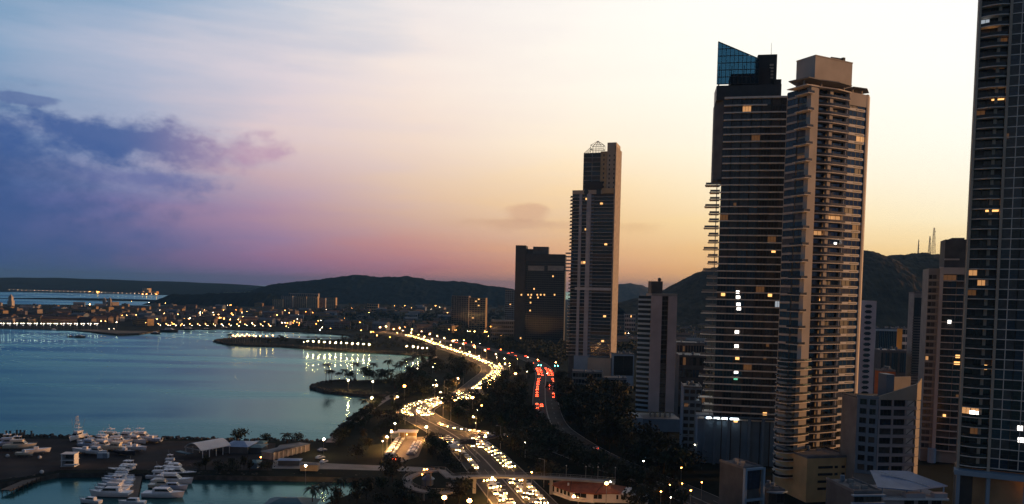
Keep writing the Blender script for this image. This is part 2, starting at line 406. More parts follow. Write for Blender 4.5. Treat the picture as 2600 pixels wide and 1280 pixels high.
def road(name, px, half, lanes=6, mtl=None, markings=True, zz=.10):
    cl = smooth_line([G(*p) for p in px], 6)
    tang = [(cl[min(i+1,len(cl)-1)]-cl[max(i-1,0)]).normalized() for i in range(len(cl))]
    nor = [Vector((t.y,-t.x,0)) for t in tang]
    b = MB()
    def ribbon(mbx, o0, o1, z, i0=0, i1=None, m=0):
        i1 = len(cl) if i1 is None else i1
        vs = []; fs = []
        for i in range(i0, i1):
            for o in (o0, o1):
                p = cl[i]+nor[i]*o; vs.append((p.x,p.y,z))
        for i in range(i1-i0-1): fs.append((2*i,2*i+1,2*i+3,2*i+2))
        mbx.add(vs, fs, m)
    ribbon(b, -half, half, LAND+zz)
    r = struct(name, b.mesh(name, mtl or M['asphalt']))
    for s in (-1, 1):
        k = MB()
        ribbon(k, s*half, s*(half+.5), LAND+.15+zz)
        part('kerb', k.mesh('kerb', M['kerb']), r)
    if markings:
        k = MB()
        for L in range(1, lanes):
            o = -half + 2*half*L/lanes
            if L == lanes//2: ribbon(k, o-.35, o+.35, LAND+.14)
            else:
                for i in range(0, len(cl)-2, 3): ribbon(k, o-.12, o+.12, LAND+.14, i, i+2)
        part('lane_marking', k.mesh('lane_marking', M['paint']), r)
    return cl, nor, tang
MAIN = [(1420,1400),(1372,1330),(1325,1272),(1262,1202),(1212,1150),(1160,1110),(1112,1082),(1072,1062),(1054,1044),(1078,1028),(1125,1017),(1170,1008),(1200,992),(1228,968),(1252,946),(1248,930),(1215,914),(1180,900),(1140,887),(1100,873),(1072,863),(1020,850),(960,842)]
AVE = [(1900,1330),(1760,1262),(1640,1212),(1520,1160),(1440,1112),(1400,1076),(1386,1030),(1384,985),(1384,950),(1362,922),(1310,902),(1240,886),(1180,874),(1100,860),(1040,850)]
mcl = road('coastal_avenue', MAIN, 11.5, 6)
acl = road('city_avenue', AVE, 8.5, 4)
r1 = road('slip_road', [(1120,1078),(1150,1088),(1190,1094),(1240,1101),(1300,1112)], 4, 2, None, False, .04)
r2 = road('loop_road', [(1245,1172),(1222,1150),(1206,1132),(1210,1118),(1235,1111),(1270,1109),(1330,1122)], 4.5, 2, None, False, .065)
r3 = road('side_street', [(1800,1290),(1700,1250),(1600,1215),(1490,1175),(1400,1140)], 3.2, 2, None, False, .05)
r4 = road('seafront_walk', [(838,1124),(866,1100),(896,1073),(932,1046),(970,1020),(1000,1003)], 2.2, 2, M['path'], False)
r5 = road('palm_walk', [(1000,966),(1040,944),(1075,922),(1106,906)], 2.2, 2, M['path'], False)

def hill(name, prof, D, half, m, nx=180, ny=26, amp=5.0, freq=.03, z0=0, seed=0):
    P = [PD(px, py, D) for px, py in prof]
    xs = [p.x for p in P]; zs = [p.z for p in P]
    vs = []; fs = []
    for i in range(nx+1):
        x = xs[0]+(xs[-1]-xs[0])*i/nx; zr = float(np.interp(x, xs, zs))
        for j in range(ny+1):
            v = -1+2*j/ny; y = D+v*half
            h = max(0, zr-z0)*(max(0, 1-abs(v)**1.6))
            t = mnoise.noise(Vector((x*freq, y*freq, seed)))*.6+mnoise.noise(Vector((x*freq*2.7, y*freq*2.7, seed+4)))*.4
            big = mnoise.noise(Vector((x*.004, y*.004, seed+9)))
            vs.append((x, y, z0-1+h*(1+.12*big*abs(v))+amp*t*min(1, h/12)))
    for i in range(nx):
        for j in range(ny): a = i*(ny+1)+j; fs.append((a, a+ny+1, a+ny+2, a+1))
    b = MB(); b.add(vs, fs); return struct(name, b.mesh(name, m, False))
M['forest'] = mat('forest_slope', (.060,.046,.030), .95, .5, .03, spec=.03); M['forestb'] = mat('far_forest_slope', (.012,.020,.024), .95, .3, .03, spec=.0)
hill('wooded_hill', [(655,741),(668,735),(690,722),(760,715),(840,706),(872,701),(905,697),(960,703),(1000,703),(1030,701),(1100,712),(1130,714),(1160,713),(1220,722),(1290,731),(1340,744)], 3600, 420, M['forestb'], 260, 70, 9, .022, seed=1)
hill('distant_hill', [(1480,742),(1555,728),(1575,721),(1600,719),(1622,722),(1650,732),(1700,752)], 6000, 700, M['forest'], 90, 14, 9, .012, seed=2)
hill('city_hill', [(1560,772),(1620,757),(1680,741),(1720,718),(1760,697),(1800,682),(1900,660),(2000,644),(2100,634),(2180,633),(2205,638),(2232,651),(2255,650),(2275,647),(2300,645),(2330,642),(2390,647),(2450,660),(2600,685),(2760,740),(2850,775)], 2000, 420, M['forest'], 320, 80, 6, .05, seed=3)
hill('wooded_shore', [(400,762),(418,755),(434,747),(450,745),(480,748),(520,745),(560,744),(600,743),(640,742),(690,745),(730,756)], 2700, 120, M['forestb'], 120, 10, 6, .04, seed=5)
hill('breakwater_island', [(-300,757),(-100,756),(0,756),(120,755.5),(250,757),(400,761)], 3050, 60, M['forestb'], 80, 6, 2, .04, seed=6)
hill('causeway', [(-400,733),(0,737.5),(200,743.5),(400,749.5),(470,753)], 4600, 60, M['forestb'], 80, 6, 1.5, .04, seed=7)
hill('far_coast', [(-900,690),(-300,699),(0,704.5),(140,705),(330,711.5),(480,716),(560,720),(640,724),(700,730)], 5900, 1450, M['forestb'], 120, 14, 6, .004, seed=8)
# the air between here and the hills
hz = MB().box(-25900,-700,-3,25900,25900,290)
hm = bpy.data.materials.new('haze_air'); hm.use_nodes = True; hm.node_tree.nodes.clear()
pv = hm.node_tree.nodes.new('ShaderNodeVolumePrincipled'); pv.inputs['Color'].default_value = (.18,.45,.90,1); pv.inputs['Density'].default_value = HAZE; pv.inputs['Anisotropy'].default_value = .05
ho = hm.node_tree.nodes.new('ShaderNodeOutputMaterial'); hm.node_tree.links.new(pv.outputs[0], ho.inputs['Volume'])
if HAZE > 0: part('haze', hz.mesh('haze', hm), kind='stuff')
# ---------------------------------------------------------------- towers
_cache = {}
def cached(key, fn):
    if key not in _cache: _cache[key] = fn()
    return _cache[key]
GLASSES = ['glass','glass','glass','glass','glassb','glassg','curtain']
def pane_mesh(w, h, nx, g, fr='frame', nz=1):
    def mk():
        b = MB(); t = .09
        b.add([(t,.05,t),(w-t,.05,t),(w-t,.05,h-t),(t,.05,h-t)], [(0,1,2,3)], 1)
        b.box(0,-.03,0,w,.1,t); b.box(0,-.03,h-t,w,.1,h); b.box(0,-.03,t,t,.1,h-t); b.box(w-t,-.03,t,w,.1,h-t)
        for i in range(1, nx): x = w*i/nx; b.box(x-.05,-.02,t,x+.05,.09,h-t)
        for i in range(1, nz): z = h*i/nz; b.box(t,-.015,z-.04,w-t,.085,z+.04)
        return b.mesh('window', [M[fr], M[g]])
    return cached(('pane', round(w,2), round(h,2), nx, g, fr, nz), mk)
def box_mesh(name, x, y, z, m):
    def mk(): return MB().box(0,0,0,x,y,z).mesh(name, M[m])
    return cached((name, round(x,2), round(y,2), round(z,2), m), mk)
def rail_mesh(w, m='rail', d=.08):
    def mk():
        b = MB(); b.box(0,0,.15,w,d*.4,1.0); b.box(0,-.02,1.0,w,d,1.08)
        k = max(2, int(w/1.5))
        for i in range(k+1): x = (w-.06)*i/k; b.box(x,-.03,0,x+.06,.0,1.0)
        return b.mesh('railing', M[m])
    return cached(('rail', round(w,2), m), mk)
class Frame:
    """a plan frame (origin, angle) inside a tower's own space"""
    def __init__(s, root, ox=0, oy=0, ang=0): s.r, s.ox, s.oy, s.a = root, ox, oy, ang
    def put(s, name, me, x, y, z, kind=None, rz=0):
        c, q = math.cos(s.a), math.sin(s.a)
        return part(name, me, s.r, (s.ox+x*c-y*q, s.oy+x*q+y*c, z), s.a+rz, kind)
def pick(lit=.0, rng=random, pool=GLASSES, litm=('litdim','litdim','litmid','litcool')):
    return rng.choice(litm) if rng.random() < lit else rng.choice(pool)
def base(pxL, py, D, ang=0):
    p = PD(pxL, py, D); return Vector((p.x, p.y, LAND))
def lx(px, py, loc, ang): return XZ(px, py, loc, ang)[0]
def lz(px, py, loc, ang): return XZ(px, py, loc, ang)[1]-LAND

# ---- the pale tower with curved balconies
def tower_balconies():
    ang = R(27); loc = base(2043, 560, 306); rg = random.Random(5)
    L = lambda px, py=560: lx(px, py, loc, ang)
    t = thing('apartment_tower', 'pale beige apartment tower with curved balcony slabs and a plain block on its roof', 'tower', loc, ang)
    F = Frame(t)
    xa, xc0, xc1, xb, xw, xr = L(2060), L(2091), L(2099), L(2138), L(2183), L(2186)
    H = lz(2120, 232, loc, ang); fh = 3.2; n = int(H/fh); z0 = H-n*fh
    LD = 11.0                                        # depth of the left flank
    b = MB(); b.prism([(.3,.8),(xr-.3,.8),(xr+3.6,3.4),(xr+3.6,12.5),(.3,11.6)], 0, H-.2); part('tower_body', b.mesh('tower_body', M['beige']), t)
    b = MB(); b.box(-.5,-1.3,0,xa,.79,H+.6); part('pier', b.mesh('pier', M['beige2']), t)
    b = MB(); b.box(xc0,-.9,0,xc1,.2,H); part('pier', b.mesh('pier', M['beige2']), t)
    b = MB(); b.box(xb-.25,-.5,0,xb+.25,.79,H); part('pier', b.mesh('pier', M['white']), t)
    b = MB(); b.prism([(xr-.6,-1.0),(xr+.4,-1.0),(xr+4.4,1.7),(xr+4.4,3.3),(xr-.29,.79),(xr-.6,.79)], 0, H+.8); part('corner_wall', b.mesh('corner_wall', M['beige2']), t)
    b = MB(); b.box(xb+.3,-.95,H-4.4,xr-.65,.78,H+.6); part('parapet_panel', b.mesh('parapet_panel', M['beige2']), t)
    arc = [(xa+(xb-xa)*u, -.35-1.35*math.sin(math.pi*.5*min(1, u/.5))) for u in [i/10 for i in range(11)]]
    slab = MB().prism(arc+[(xb-.26,.78),(xa+.01,.78)], 0, .30).mesh('balcony_slab', M['slab'])
    rl = MB()
    for (x0,y0),(x1,y1) in zip(arc[:-1], arc[1:]): rl.add([(x0,y0+.12,.3),(x1,y1+.12,.3),(x1,y1+.12,1.25),(x0,y0+.12,1.25)], [(0,1,2,3)])
    rl = rl.mesh('balcony_rail', M['rail'])
    # lower floors carry wide round balconies on the bay side
    big = [(-.45,11.5)]+[(-2.2-7.2*math.sin(u)**.8, 6.2-9.4*(1-math.cos(u))/2-1.2*math.sin(u)) for u in [math.pi*i/12*.98+.02 for i in range(1,12)]]+[(-.5,-3.1),(xa+.5,-2.5),(xa+.5,-1.32),(-.52,-1.32)]
    bigslab = MB().prism(big, 0, .30).mesh('round_balcony_slab', M['slab'])
    br = MB(); bb = big[1:-2]
    for (x0,y0),(x1,y1) in zip(bb[:-1], bb[1:]): br.add([(x0*.985,y0,.3),(x1*.985,y1,.3),(x1*.985,y1,1.2),(x0*.985,y0,1.2)], [(0,1,2,3)])
    bigrail = br.mesh('balcony_rail', M['rail'])
    wl_ = (xr-.7)-(xb+.35); zbulge = lz(2043, 905, loc, ang)
    tray = MB(); tray.box(-3.2,-2.3,0,.2,4.2,.28); tray.box(-3.2,-2.3,.28,-3.12,4.2,1.2,1); tray.box(-3.1,-2.3,.28,.2,-2.22,1.2,1)
    tray = tray.mesh('balcony_tray', [M['slab'], M['rail']])
    for k in range(n):
        z = z0+k*fh
        if z < 6: continue
        F.put('balcony_slab', slab, 0, 0, z)
        F.put('balcony_rail', rl, 0, 0, z)
        lit = .03
        F.put('window', pane_mesh(xc0-xa-.1, fh-.5, 3, pick(lit, rg)), xa+.05, .66, z+.35)
        F.put('window', pane_mesh(xb-xc1-.4, fh-.5, 3, pick(lit, rg)), xc1+.1, .66, z+.35)
        if k < n-1:
            F.put('window', pane_mesh(wl_/2-.05, 2.15, 2, pick(lit, rg)), xb+.4, -.62, z+1.0)
            F.put('window', pane_mesh(wl_/2-.05, 2.15, 2, pick(lit, rg)), xb+.4+wl_/2, -.62, z+1.0)
            s = F.put('spandrel', box_mesh('spandrel', wl_, 1.5, .98, 'white'), xb+.38, -.8, z)
            part('vent_slot', box_mesh('vent_slot', wl_*.48, .1, .34, 'frame'), s, (wl_*.40, -.04, .34))
        # bay-side flank
        g = Frame(t, -.02, 11.2, -math.pi/2)
        g.put('window', pane_mesh(5.4, fh-.9, 3, pick(.03, rg)), .3, -.12, z+.8)
        g.put('spandrel', box_mesh('spandrel', 5.6, .35, .75, 'beige2'), .2, -.33, z+.02)
        g.put('window', pane_mesh(4.4, fh-.9, 2, pick(.03, rg)), 6.2, -.12, z+.8)
        if z < zbulge: F.put('round_balcony_slab', bigslab, 0, 0, z); F.put('balcony_rail', bigrail, 0, 0, z)
        elif k % 2 == 0: F.put('balcony_tray', tray, 0, 0, z+.02)
    for px_, py_, g in ((2113,292,'litwarm'),(2143,400,'litdim'),(2147,400,'litwarm'),(2087,762,'litwarm'),(2124,618,'litwhite'),(2154,765,'litdim')):
        F.put('lit_window', box_mesh('lit_window', 1.3, .2, .9, g), L(px_,py_)-.6, -.7 if px_ > 2136 else .5, lz(px_,py_,loc,ang)-.5)
    # roof: thin flying roof, block, pipe frame
    b = MB(); b.prism([(-5,6),(-3.5,-2.6),(xa,-2.2),((xa+xb)/2,-3.4),(xb,-2.2),(xb,3),(2,9)], H+2.4, H+2.75); part('flying_roof', b.mesh('flying_roof', M['concrete']), t)
    b = MB(); b.prism([(xb+2,-1.2),(xr-2,-2),(xr+4,2),(xr+1,8),(xb+2,7)], H+2.5, H+2.8); part('flying_roof', b.mesh('flying_roof', M['concrete']), t)
    b = MB()
    for x, y in ((-2,1),(-1.5,5),(xa+2,-.5),(xb-2,0),(xb+3,0),(xr-2,.5)): b.box(x,y,H-.2,x+.5,y+.5,H+2.4)
    part('roof_posts', b.mesh('roof_posts', M['beige2']), t)
    b = MB(); b.prism([(-3.6,8),(-3.6,-1.9),(xa,-1.8),((xa+xb)/2,-2.9),(xb,-2),(xb,3)], H-.15, H+.2); part('roof_slab', b.mesh('roof_slab', M['slab']), t)
    p0, p1, zt = L(2084, 200), L(2179, 200), lz(2130, 146, loc, ang)
    b = MB(); b.box(p0, 3.0, H-.1, p1, 12.5, zt); b.box(p0-.12,2.85,zt,p1+.12,12.6,zt+.4); part('roof_block', b.mesh('roof_block', M['beige2']), t)
    q0, q1 = L(2138, 140), L(2165, 140)
    b = MB(); b.tube((q0,5,zt+.3),(q0,5,zt+1.3),.45); b.tube((q0-.3,5,zt+1.2),(q1,5,zt+1.5),.5); b.box(q1-.3,4.2,zt+.4,q1+.9,5.8,zt+2.2); part('roof_pipe', b.mesh('roof_pipe', M['dconcrete']), t)
    return t
tower_balconies()

# ---- the dark glass tower with the slanted screen
def tower_slant():
    ang = R(-10); loc = base(1829, 560, 357); rg = random.Random(9)
    L = lambda px, py=560: lx(px, py, loc, ang)
    t = thing('glass_tower', 'dark glass apartment tower with thin floor lines and a slanted glass screen on top', 'tower', loc, ang)
    F = Frame(t)
    x1 = L(2012); H = lz(1900, 250, loc, ang); fh = 3.2; n = int(H/fh); z0 = H-n*fh
    zlobby = lz(1850, 1068, loc, ang)
    zt_ = lz(1810, 455, loc, ang); b = MB(); b.prism([(0,.3),(x1,.3),(x1,18),(2,18)], 0, zt_); b.prism([(0,.3),(x1,.3),(x1,18),(-3.5,18),(-3.5,7)], zt_+.01, H-.05); part('tower_body', b.mesh('tower_body', M['dconcrete']), t)
    xs = [L(p) for p in (1826,1850,1874,1899,1924,1949,1974,1998)]+[x1]
    for x in xs[1:-1]: part('pier', cached(('bp',H), lambda: MB().box(-.22,-.25,0,.22,.25,H).mesh('pier', M['brown'])), t, (x,0,0))
    ztray = lz(1810, 455, loc, ang)
    for k in range(n+1):
        z = z0+k*fh
        if z < zlobby-1: continue
        x0 = 0 if z > ztray else -.6
        xe = x1
        if k == n-1: xe = L(1937)
        if k == n-3: xe = L(1990)
        F.put('floor_slab', cached(('bs',round(xe,1),x0,k==n), lambda: MB().prism([(x0,-1.0),(x0+(xe-x0)*.25,-1.35),(x0+(xe-x0)*.5,-1.5),(x0+(xe-x0)*.75,-1.35),(xe,-1.0),(xe,.29),(x0,.29)], 0, .5 if k < n else .8).mesh('floor_slab', M['slabd'])), 0, 0, z-.2)
        if k == n: continue
        for i in range(8):
            w = xs[i+1]-xs[i]-.5
            g = pick(.012, rg)
            px_ = [1838,1862][0]
            F.put('window', pane_mesh(w, fh-.45, 3, g), xs[i]+.25, .1, z+.25)
        if z <= ztray+.1:
            long = k % 3 == n % 3
            d = 7.4 if long else 5.4
            F.put('balcony_tray', cached(('bt',long), lambda: MB().prism([(-d,-1.2),(-.61,-1.2),(-.61,5),(-d+.8,5)], 0, .26).mesh('balcony_tray', M['slabd'])), 0, 0, z-.18)
            if z > lz(1810, 1000, loc, ang): F.put('railing', rail_mesh(d-1.2, 'steel'), -d+.5, -1.0, z+.08)
            part('end_rail', cached(('er',), lambda: MB().box(0,-1.1,0,.06,3.6,1.05).mesh('end_rail', M['rail'])), t, (-d+.7,0,z+.085)); part('side_wall', cached(('tsw',), lambda: MB().box(-.2,2.6,.09,0,4.9,fh-.02).mesh('side_wall', M['dconcrete'])), t, (-1.6,0,z))
        else:
            F.put('window', cached(('bside',), lambda: MB().box(0,0,0,.2,6.2,fh-.5).mesh('window', M['glassb'])), -.12+.0, .5, z+.2)
    # lobby floor strip of light, podium
    for a, c in ((1791,1805),(1812,1826),(1832,1846),(1852,1874)):
        x = L(a,1057); F.put('light_strip', box_mesh('light_strip', L(c,1057)-x, .3, .65, 'strip'), x, -2.2, zlobby+.9)
    b = MB(); b.box(-8,-2.5,zlobby+1.7,x1,-.2,zlobby+2.1); b.box(-7,.0,0,x1+2,20,zlobby+.2); part('podium', b.mesh('podium', M['bluegrey']), t)
    for x in (-4.5,0,6,15,21): part('column', box_mesh('column', 1.2, 1.2, zlobby+1.6, 'bluegrey'), t, (x,-2.2,0))
    # roof blocks
    e = lambda a, c, y0, y1, p0, p1, m, nm='roof_block': part(nm, MB().box(L(a,y0), p0, H-.3, L(c,y0), p1, lz((a+c)/2, y0, loc, ang)).mesh(nm, M[m]), t)
    e(1820,1985,215,245,.5,14,'frame'); e(1857,1925,185,245,1.4,13,'roofdk'); e(1925,1958,172,245,1.0,12,'roofdk'); e(1927,1976,134,245,2.6,11,'brown'); e(1966,1985,200,245,.9,9,'brown')
    vx = L(1956,170)
    for i in range(5): part('vent_slat', box_mesh('vent_slat', L(1966,170)-vx, .35, .8, 'beige'), t, (vx, 2.3, lz(1960,196,loc,ang)+i*1.4))
    b = MB(); b.tube((L(1963,132),6,lz(1963,134,loc,ang)),(L(1963,132),6,lz(1963,98,loc,ang)),.12,.05); part('antenna', b.mesh('antenna', M['steel']), t)
    # slanted screen: frame bars and panes clipped by the slope
    X0, X1 = L(1822,160), L(1928,160); ZB = lz(1822,214,loc,ang); ZT0, ZT1 = lz(1822,107,loc,ang), lz(1928,151,loc,ang)
    top = lambda x: ZT0+(ZT1-ZT0)*(x-X0)/(X1-X0)
    NX, rows = 10, [ZB+(ZT0-ZB)*i/6 for i in range(7)]
    fr = MB()
    for i in range(NX+1):
        x = X0+(X1-X0)*i/NX; fr.box(x-.10,-.15,ZB,x+.10,.15,top(x))
    for z in rows[:-1]:
        xe = X1 if z <= ZT1 else X0+(X1-X0)*(ZT0-z)/(ZT0-ZT1); fr.box(X0,-.2,z-.12,xe,.2,z+.12)
    fr.add([(X0,-.25,ZT0),(X1,-.25,ZT1),(X1,.25,ZT1),(X0,.25,ZT0),(X0,-.25,ZT0+.35),(X1,-.25,ZT1+.35),(X1,.25,ZT1+.35),(X0,.25,ZT0+.35)],[(0,1,5,4),(2,3,7,6),(4,5,6,7),(0,3,2,1),(0,4,7,3),(1,2,6,5)])
    part('screen_frame', fr.mesh('screen_frame', M['frame']), t)
    for i in range(NX):
        xa_, xb_ = X0+(X1-X0)*i/NX+.1, X0+(X1-X0)*(i+1)/NX-.1
        for j in range(6):
            za, zb = rows[j]+.12, rows[j+1]-.12
            ta, tb = min(zb, top(xa_)), min(zb, top(xb_))
            if max(ta, tb) <= za: continue
            ta, tb = max(ta, za), max(tb, za)
            part('pane', MB().add([(xa_,-.04,za),(xb_,-.04,za),(xb_,-.04,tb),(xa_,-.04,ta),(xa_,.04,za),(xb_,.04,za),(xb_,.04,tb),(xa_,.04,ta)],[(0,1,2,3),(7,6,5,4),(3,2,6,7)]).mesh('pane', M['screen']), t)
    b = MB()
    for i in range(4): x = X0+1+(X1-X0-2)*i/3; b.tube((x,.3,ZB),(x,7,ZB),.2); b.tube((x,7,ZB-3),(x,.3,min(top(x)-1,ZB+8)),.15)
    part('screen_brace', b.mesh('screen_brace', M['frame']), t)
    for px_, py_, g in ((1872,741,'litwhite'),(1874,754,'litwhite'),(1875,772,'litwhite'),(1876,783,'litwhite'),(1871,842,'litwhite'),(1870,878,'litwhite'),(1872,909,'litwarm'),(1836,747,'litwarm'),(1955,749,'litwarm'),(1964,637,'litwarm'),(1866,518,'litdim'),(1869,944,'litwhite'),(1868,960,'litgreen'),(1949,876,'litdim'),(1942,908,'litdim'),(1942,1050,'litwarm'),(1868,1068,'litwarm')):
        w = 1.7 if g != 'litdim' else 1.2
        F.put('lit_window', box_mesh('lit_window', w, .2, 1.3, g), L(px_,py_)-w/2, -.02-.1, lz(px_,py_,loc,ang)-.8)
tower_slant()

# ---- the slim far tower with the cage roof
def tower_slim():
    ang = R(-17); loc = base(1449, 640, 667); rg = random.Random(3)
    L = lambda px, py=640: lx(px, py, loc, ang)
    Z = lambda px, py: lz(px, py, loc, ang)
    t = thing('slim_tower', 'slim beige tower with stepped top, cage roof and gold-lit side wall', 'tower', loc, ang)
    F = Frame(t)
    zm = Z(1500, 492); fh = 2.95; n = int(zm/fh); zpod = Z(1500, 905)
    xL, xp0, xp1, xq0, xq1, xr0, xR = 0, L(1468), L(1475), L(1487), L(1498), L(1505), L(1557)
    b = MB(); b.box(.2,.5,0,xR-.6,26,zm); part('tower_body', b.mesh('tower_body', M['dconcrete']), t)
    ztop = Z(1566, 362)
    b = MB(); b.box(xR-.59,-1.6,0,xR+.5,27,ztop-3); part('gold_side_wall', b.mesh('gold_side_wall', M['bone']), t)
    for a, c in ((xp0,xp1),(xq0,xq1)): part('pier', MB().box(a,-.6,zpod,c,.49,zm).mesh('pier', M['coolwall']), t)
    part('crossbeam', MB().box(xp0-2,-.95,Z(1500,737),xR-.6,.48,Z(1500,730)).mesh('crossbeam', M['slabcool']), t)
    slab = MB().box(xL,-.9,0,xR-.6,.48,.3).mesh('floor_slab', M['slabcool'])
    bal = MB().prism([(-1.6,-.6),(-1.0,-1.8),(.8,-2.2),(2.6,-1.6),(3.4,-.91),(3.4,.45),(-1.6,2.2)],0,.3); bal.box(-.8,-1.7,.3,2.4,-1.6,1.2,1); bal = bal.mesh('balcony', [M['slab'],M['rail']])
    balw = MB().prism([(-4.6,.5),(-3.6,-2.2),(-.8,-3.0),(1.8,-2.0),(2.4,.45),(-3,4)],0,1.0).mesh('balcony', M['bluegrey'])
    for k in range(n):
        z = k*fh+(zm-n*fh)
        if z < zpod-1: continue
        F.put('floor_slab', slab, 0, 0, z)
        F.put('window', pane_mesh(xp0-.6, fh-.5, 2, pick(.02,rg)), .3, .3, z+.35)
        F.put('window', pane_mesh(xq0-xp1-.2, fh-.5, 2, pick(.03,rg)), xp1+.1, .3, z+.35)
        F.put('window', pane_mesh(xR-xr0-.8, fh-.5, 5, pick(.02,rg)), xr0+.1, .3, z+.35)
        F.put('spandrel', box_mesh('spandrel', xr0-xq1-.3, .4, 1.2, 'bluegrey'), xq1+.15, .05, z+.3)
        F.put('balcony', balw if Z(1440,690) < z < Z(1440,640) else bal, 0, 0, z)
    # shoulder storey with a round window
    zs = Z(1480, 474)
    b = MB(); b.box(.4,-.7,zm-.3,xr0+7,20,zs-3); part('shoulder', b.mesh('shoulder', M['beige']), t)
    b = MB(); cx, cz = L(1489,488), Z(1489,488)
    b.add([(cx,-.75,cz)]+[(cx+2.1*math.cos(a),-.75,cz+2.1*math.sin(a)) for a in [2*math.pi*i/16 for i in range(16)]], [(0,1+i,1+(i+1)%16) for i in range(16)]); part('round_window', b.mesh('round_window', M['glass']), t)
    part('shoulder_window', MB().box(L(1515,488),-.85,Z(1515,495),L(1526,488),-.6,Z(1515,481)).mesh('shoulder_window', M['glass']), t)
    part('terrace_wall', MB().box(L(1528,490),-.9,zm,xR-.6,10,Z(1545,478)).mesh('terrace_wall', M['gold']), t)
    part('dark_cornice', MB().box(L(1486,466),-.2,zs-4,L(1530,466),14,Z(1500,462)).mesh('dark_cornice', M['roofdk']), t)
    # upper shaft
    x0, x1, x2, x3 = L(1480,420), L(1524,420), L(1540,420), L(1563,420)
    zu = Z(1500, 388); zt2 = Z(1550, 361)
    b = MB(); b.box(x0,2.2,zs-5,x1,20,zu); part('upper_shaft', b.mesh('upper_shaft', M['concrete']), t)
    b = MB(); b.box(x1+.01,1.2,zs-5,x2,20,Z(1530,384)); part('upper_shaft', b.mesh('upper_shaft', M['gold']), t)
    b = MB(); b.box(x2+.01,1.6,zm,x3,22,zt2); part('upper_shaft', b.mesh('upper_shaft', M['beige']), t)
    nu = 8
    for k in range(nu):
        z = zs-2+(zu-zs+2)*k/nu; hh = (zu-zs+2)/nu
        for a, c in ((x0,(x0+x1)/2),((x0+x1)/2,x1)):
            F.put('upper_window', pane_mesh(c-a-.7, hh-.8, 2, pick(.03,rg)), a+.35, 2.1, z+.4)
        F.put('shaft_window', box_mesh('shaft_window', 1.1, .2, 1.7, 'glass'), x1+2.2, 1.1, z+.8)
        F.put('shaft_window', box_mesh('shaft_window', 1.1, .2, 1.7, 'glass'), x2+1.6, 1.5, z+.2)
        F.put('shaft_window', box_mesh('shaft_window', 1.1, .2, 1.5, 'glass'), x3-2.0, 1.5, z+.5)
    # cage roof
    b = MB(); ca, cb = L(1498,375), L(1530,375); zr, zp = Z(1515,366), Z(1516,354)
    pts = [(x0,2.5),(x0,12),(x1,12),(x1,2.5)]
    for i in range(5):
        x = ca+(cb-ca)*i/4
        for y in (3,11): b.tube((x,y,zu),(x,y,zr),.2,n=4); b.tube((x,y,zr),((ca+cb)/2,7,zp),.16,n=4)
    for z in (zu+.3,(zu+zr)/2,zr):
        for y in (3,11): b.tube((ca,y,z),(cb,y,z),.2,n=4)
        b.tube((ca,3,z),(ca,11,z),.2,n=4); b.tube((cb,3,z),(cb,11,z),.2,n=4)
    for y in (3,7,11): b.tube((x0,y,zu),(ca,y,zr-2),.28,n=4); b.tube((x0,y,zu+.2),(ca,y,zu+.2),.22,n=4)
    part('cage_roof', b.mesh('cage_roof', M['frame']), t)
    # podium blocks
    part('podium', MB().box(xp0-1,-2,0,xq1+2,10,zpod).mesh('podium', M['paleblue']), t)
    part('podium', MB().box(xq1+2.1,-8,0,xR+2,6,zpod-.4).mesh('podium', M['beige']), t)
    for px_, py_ in ((1490,505),(1527,517),(1488,582),(1538,620),(1484,666),(1535,803),(1530,866)):
        F.put('lit_window', box_mesh('lit_window', 2.2, .2, 1.5, 'litwarm'), L(px_,py_)-1.1, .12, Z(px_,py_)-.8)
tower_slim()

# ---- generic grids
def grid_face(F, width, z0, z1, nfl, nb, rg, lit=.03, m='slab', mode='band', fr='frame', g=None, stuff=False, litm=('litwarm','litdim','litdim')):
    fh = (z1-z0)/nfl; bw = width/nb
    big = MB() if stuff else None
    for k in range(nfl):
        z = z0+k*fh
        if not stuff and mode == 'band': F.put('floor_band', box_mesh('floor_band', width, .5, fh*.32, m), 0, -.35, z)
        for i in range(nb):
            gg = g or pick(lit, rg, litm=litm)
            if stuff:
                if rg.random() < lit: F.put('lit_window', box_mesh('lit_window', bw*.6, .2, fh*.45, rg.choice(litm)), i*bw+bw*.2, -.2, z+fh*.35)
                big.box(i*bw+bw*.12, -.08, z+fh*.30, i*bw+bw*.88, .1, z+fh*.85)
            else: F.put('window', pane_mesh(bw*.92, fh*.64, 2 if bw > 2.5 else 1, gg, fr), i*bw+bw*.04, -.1, z+fh*.33)
    if stuff: F.put('windows', big.mesh('windows', M['glass']), 0, 0, 0, 'stuff')

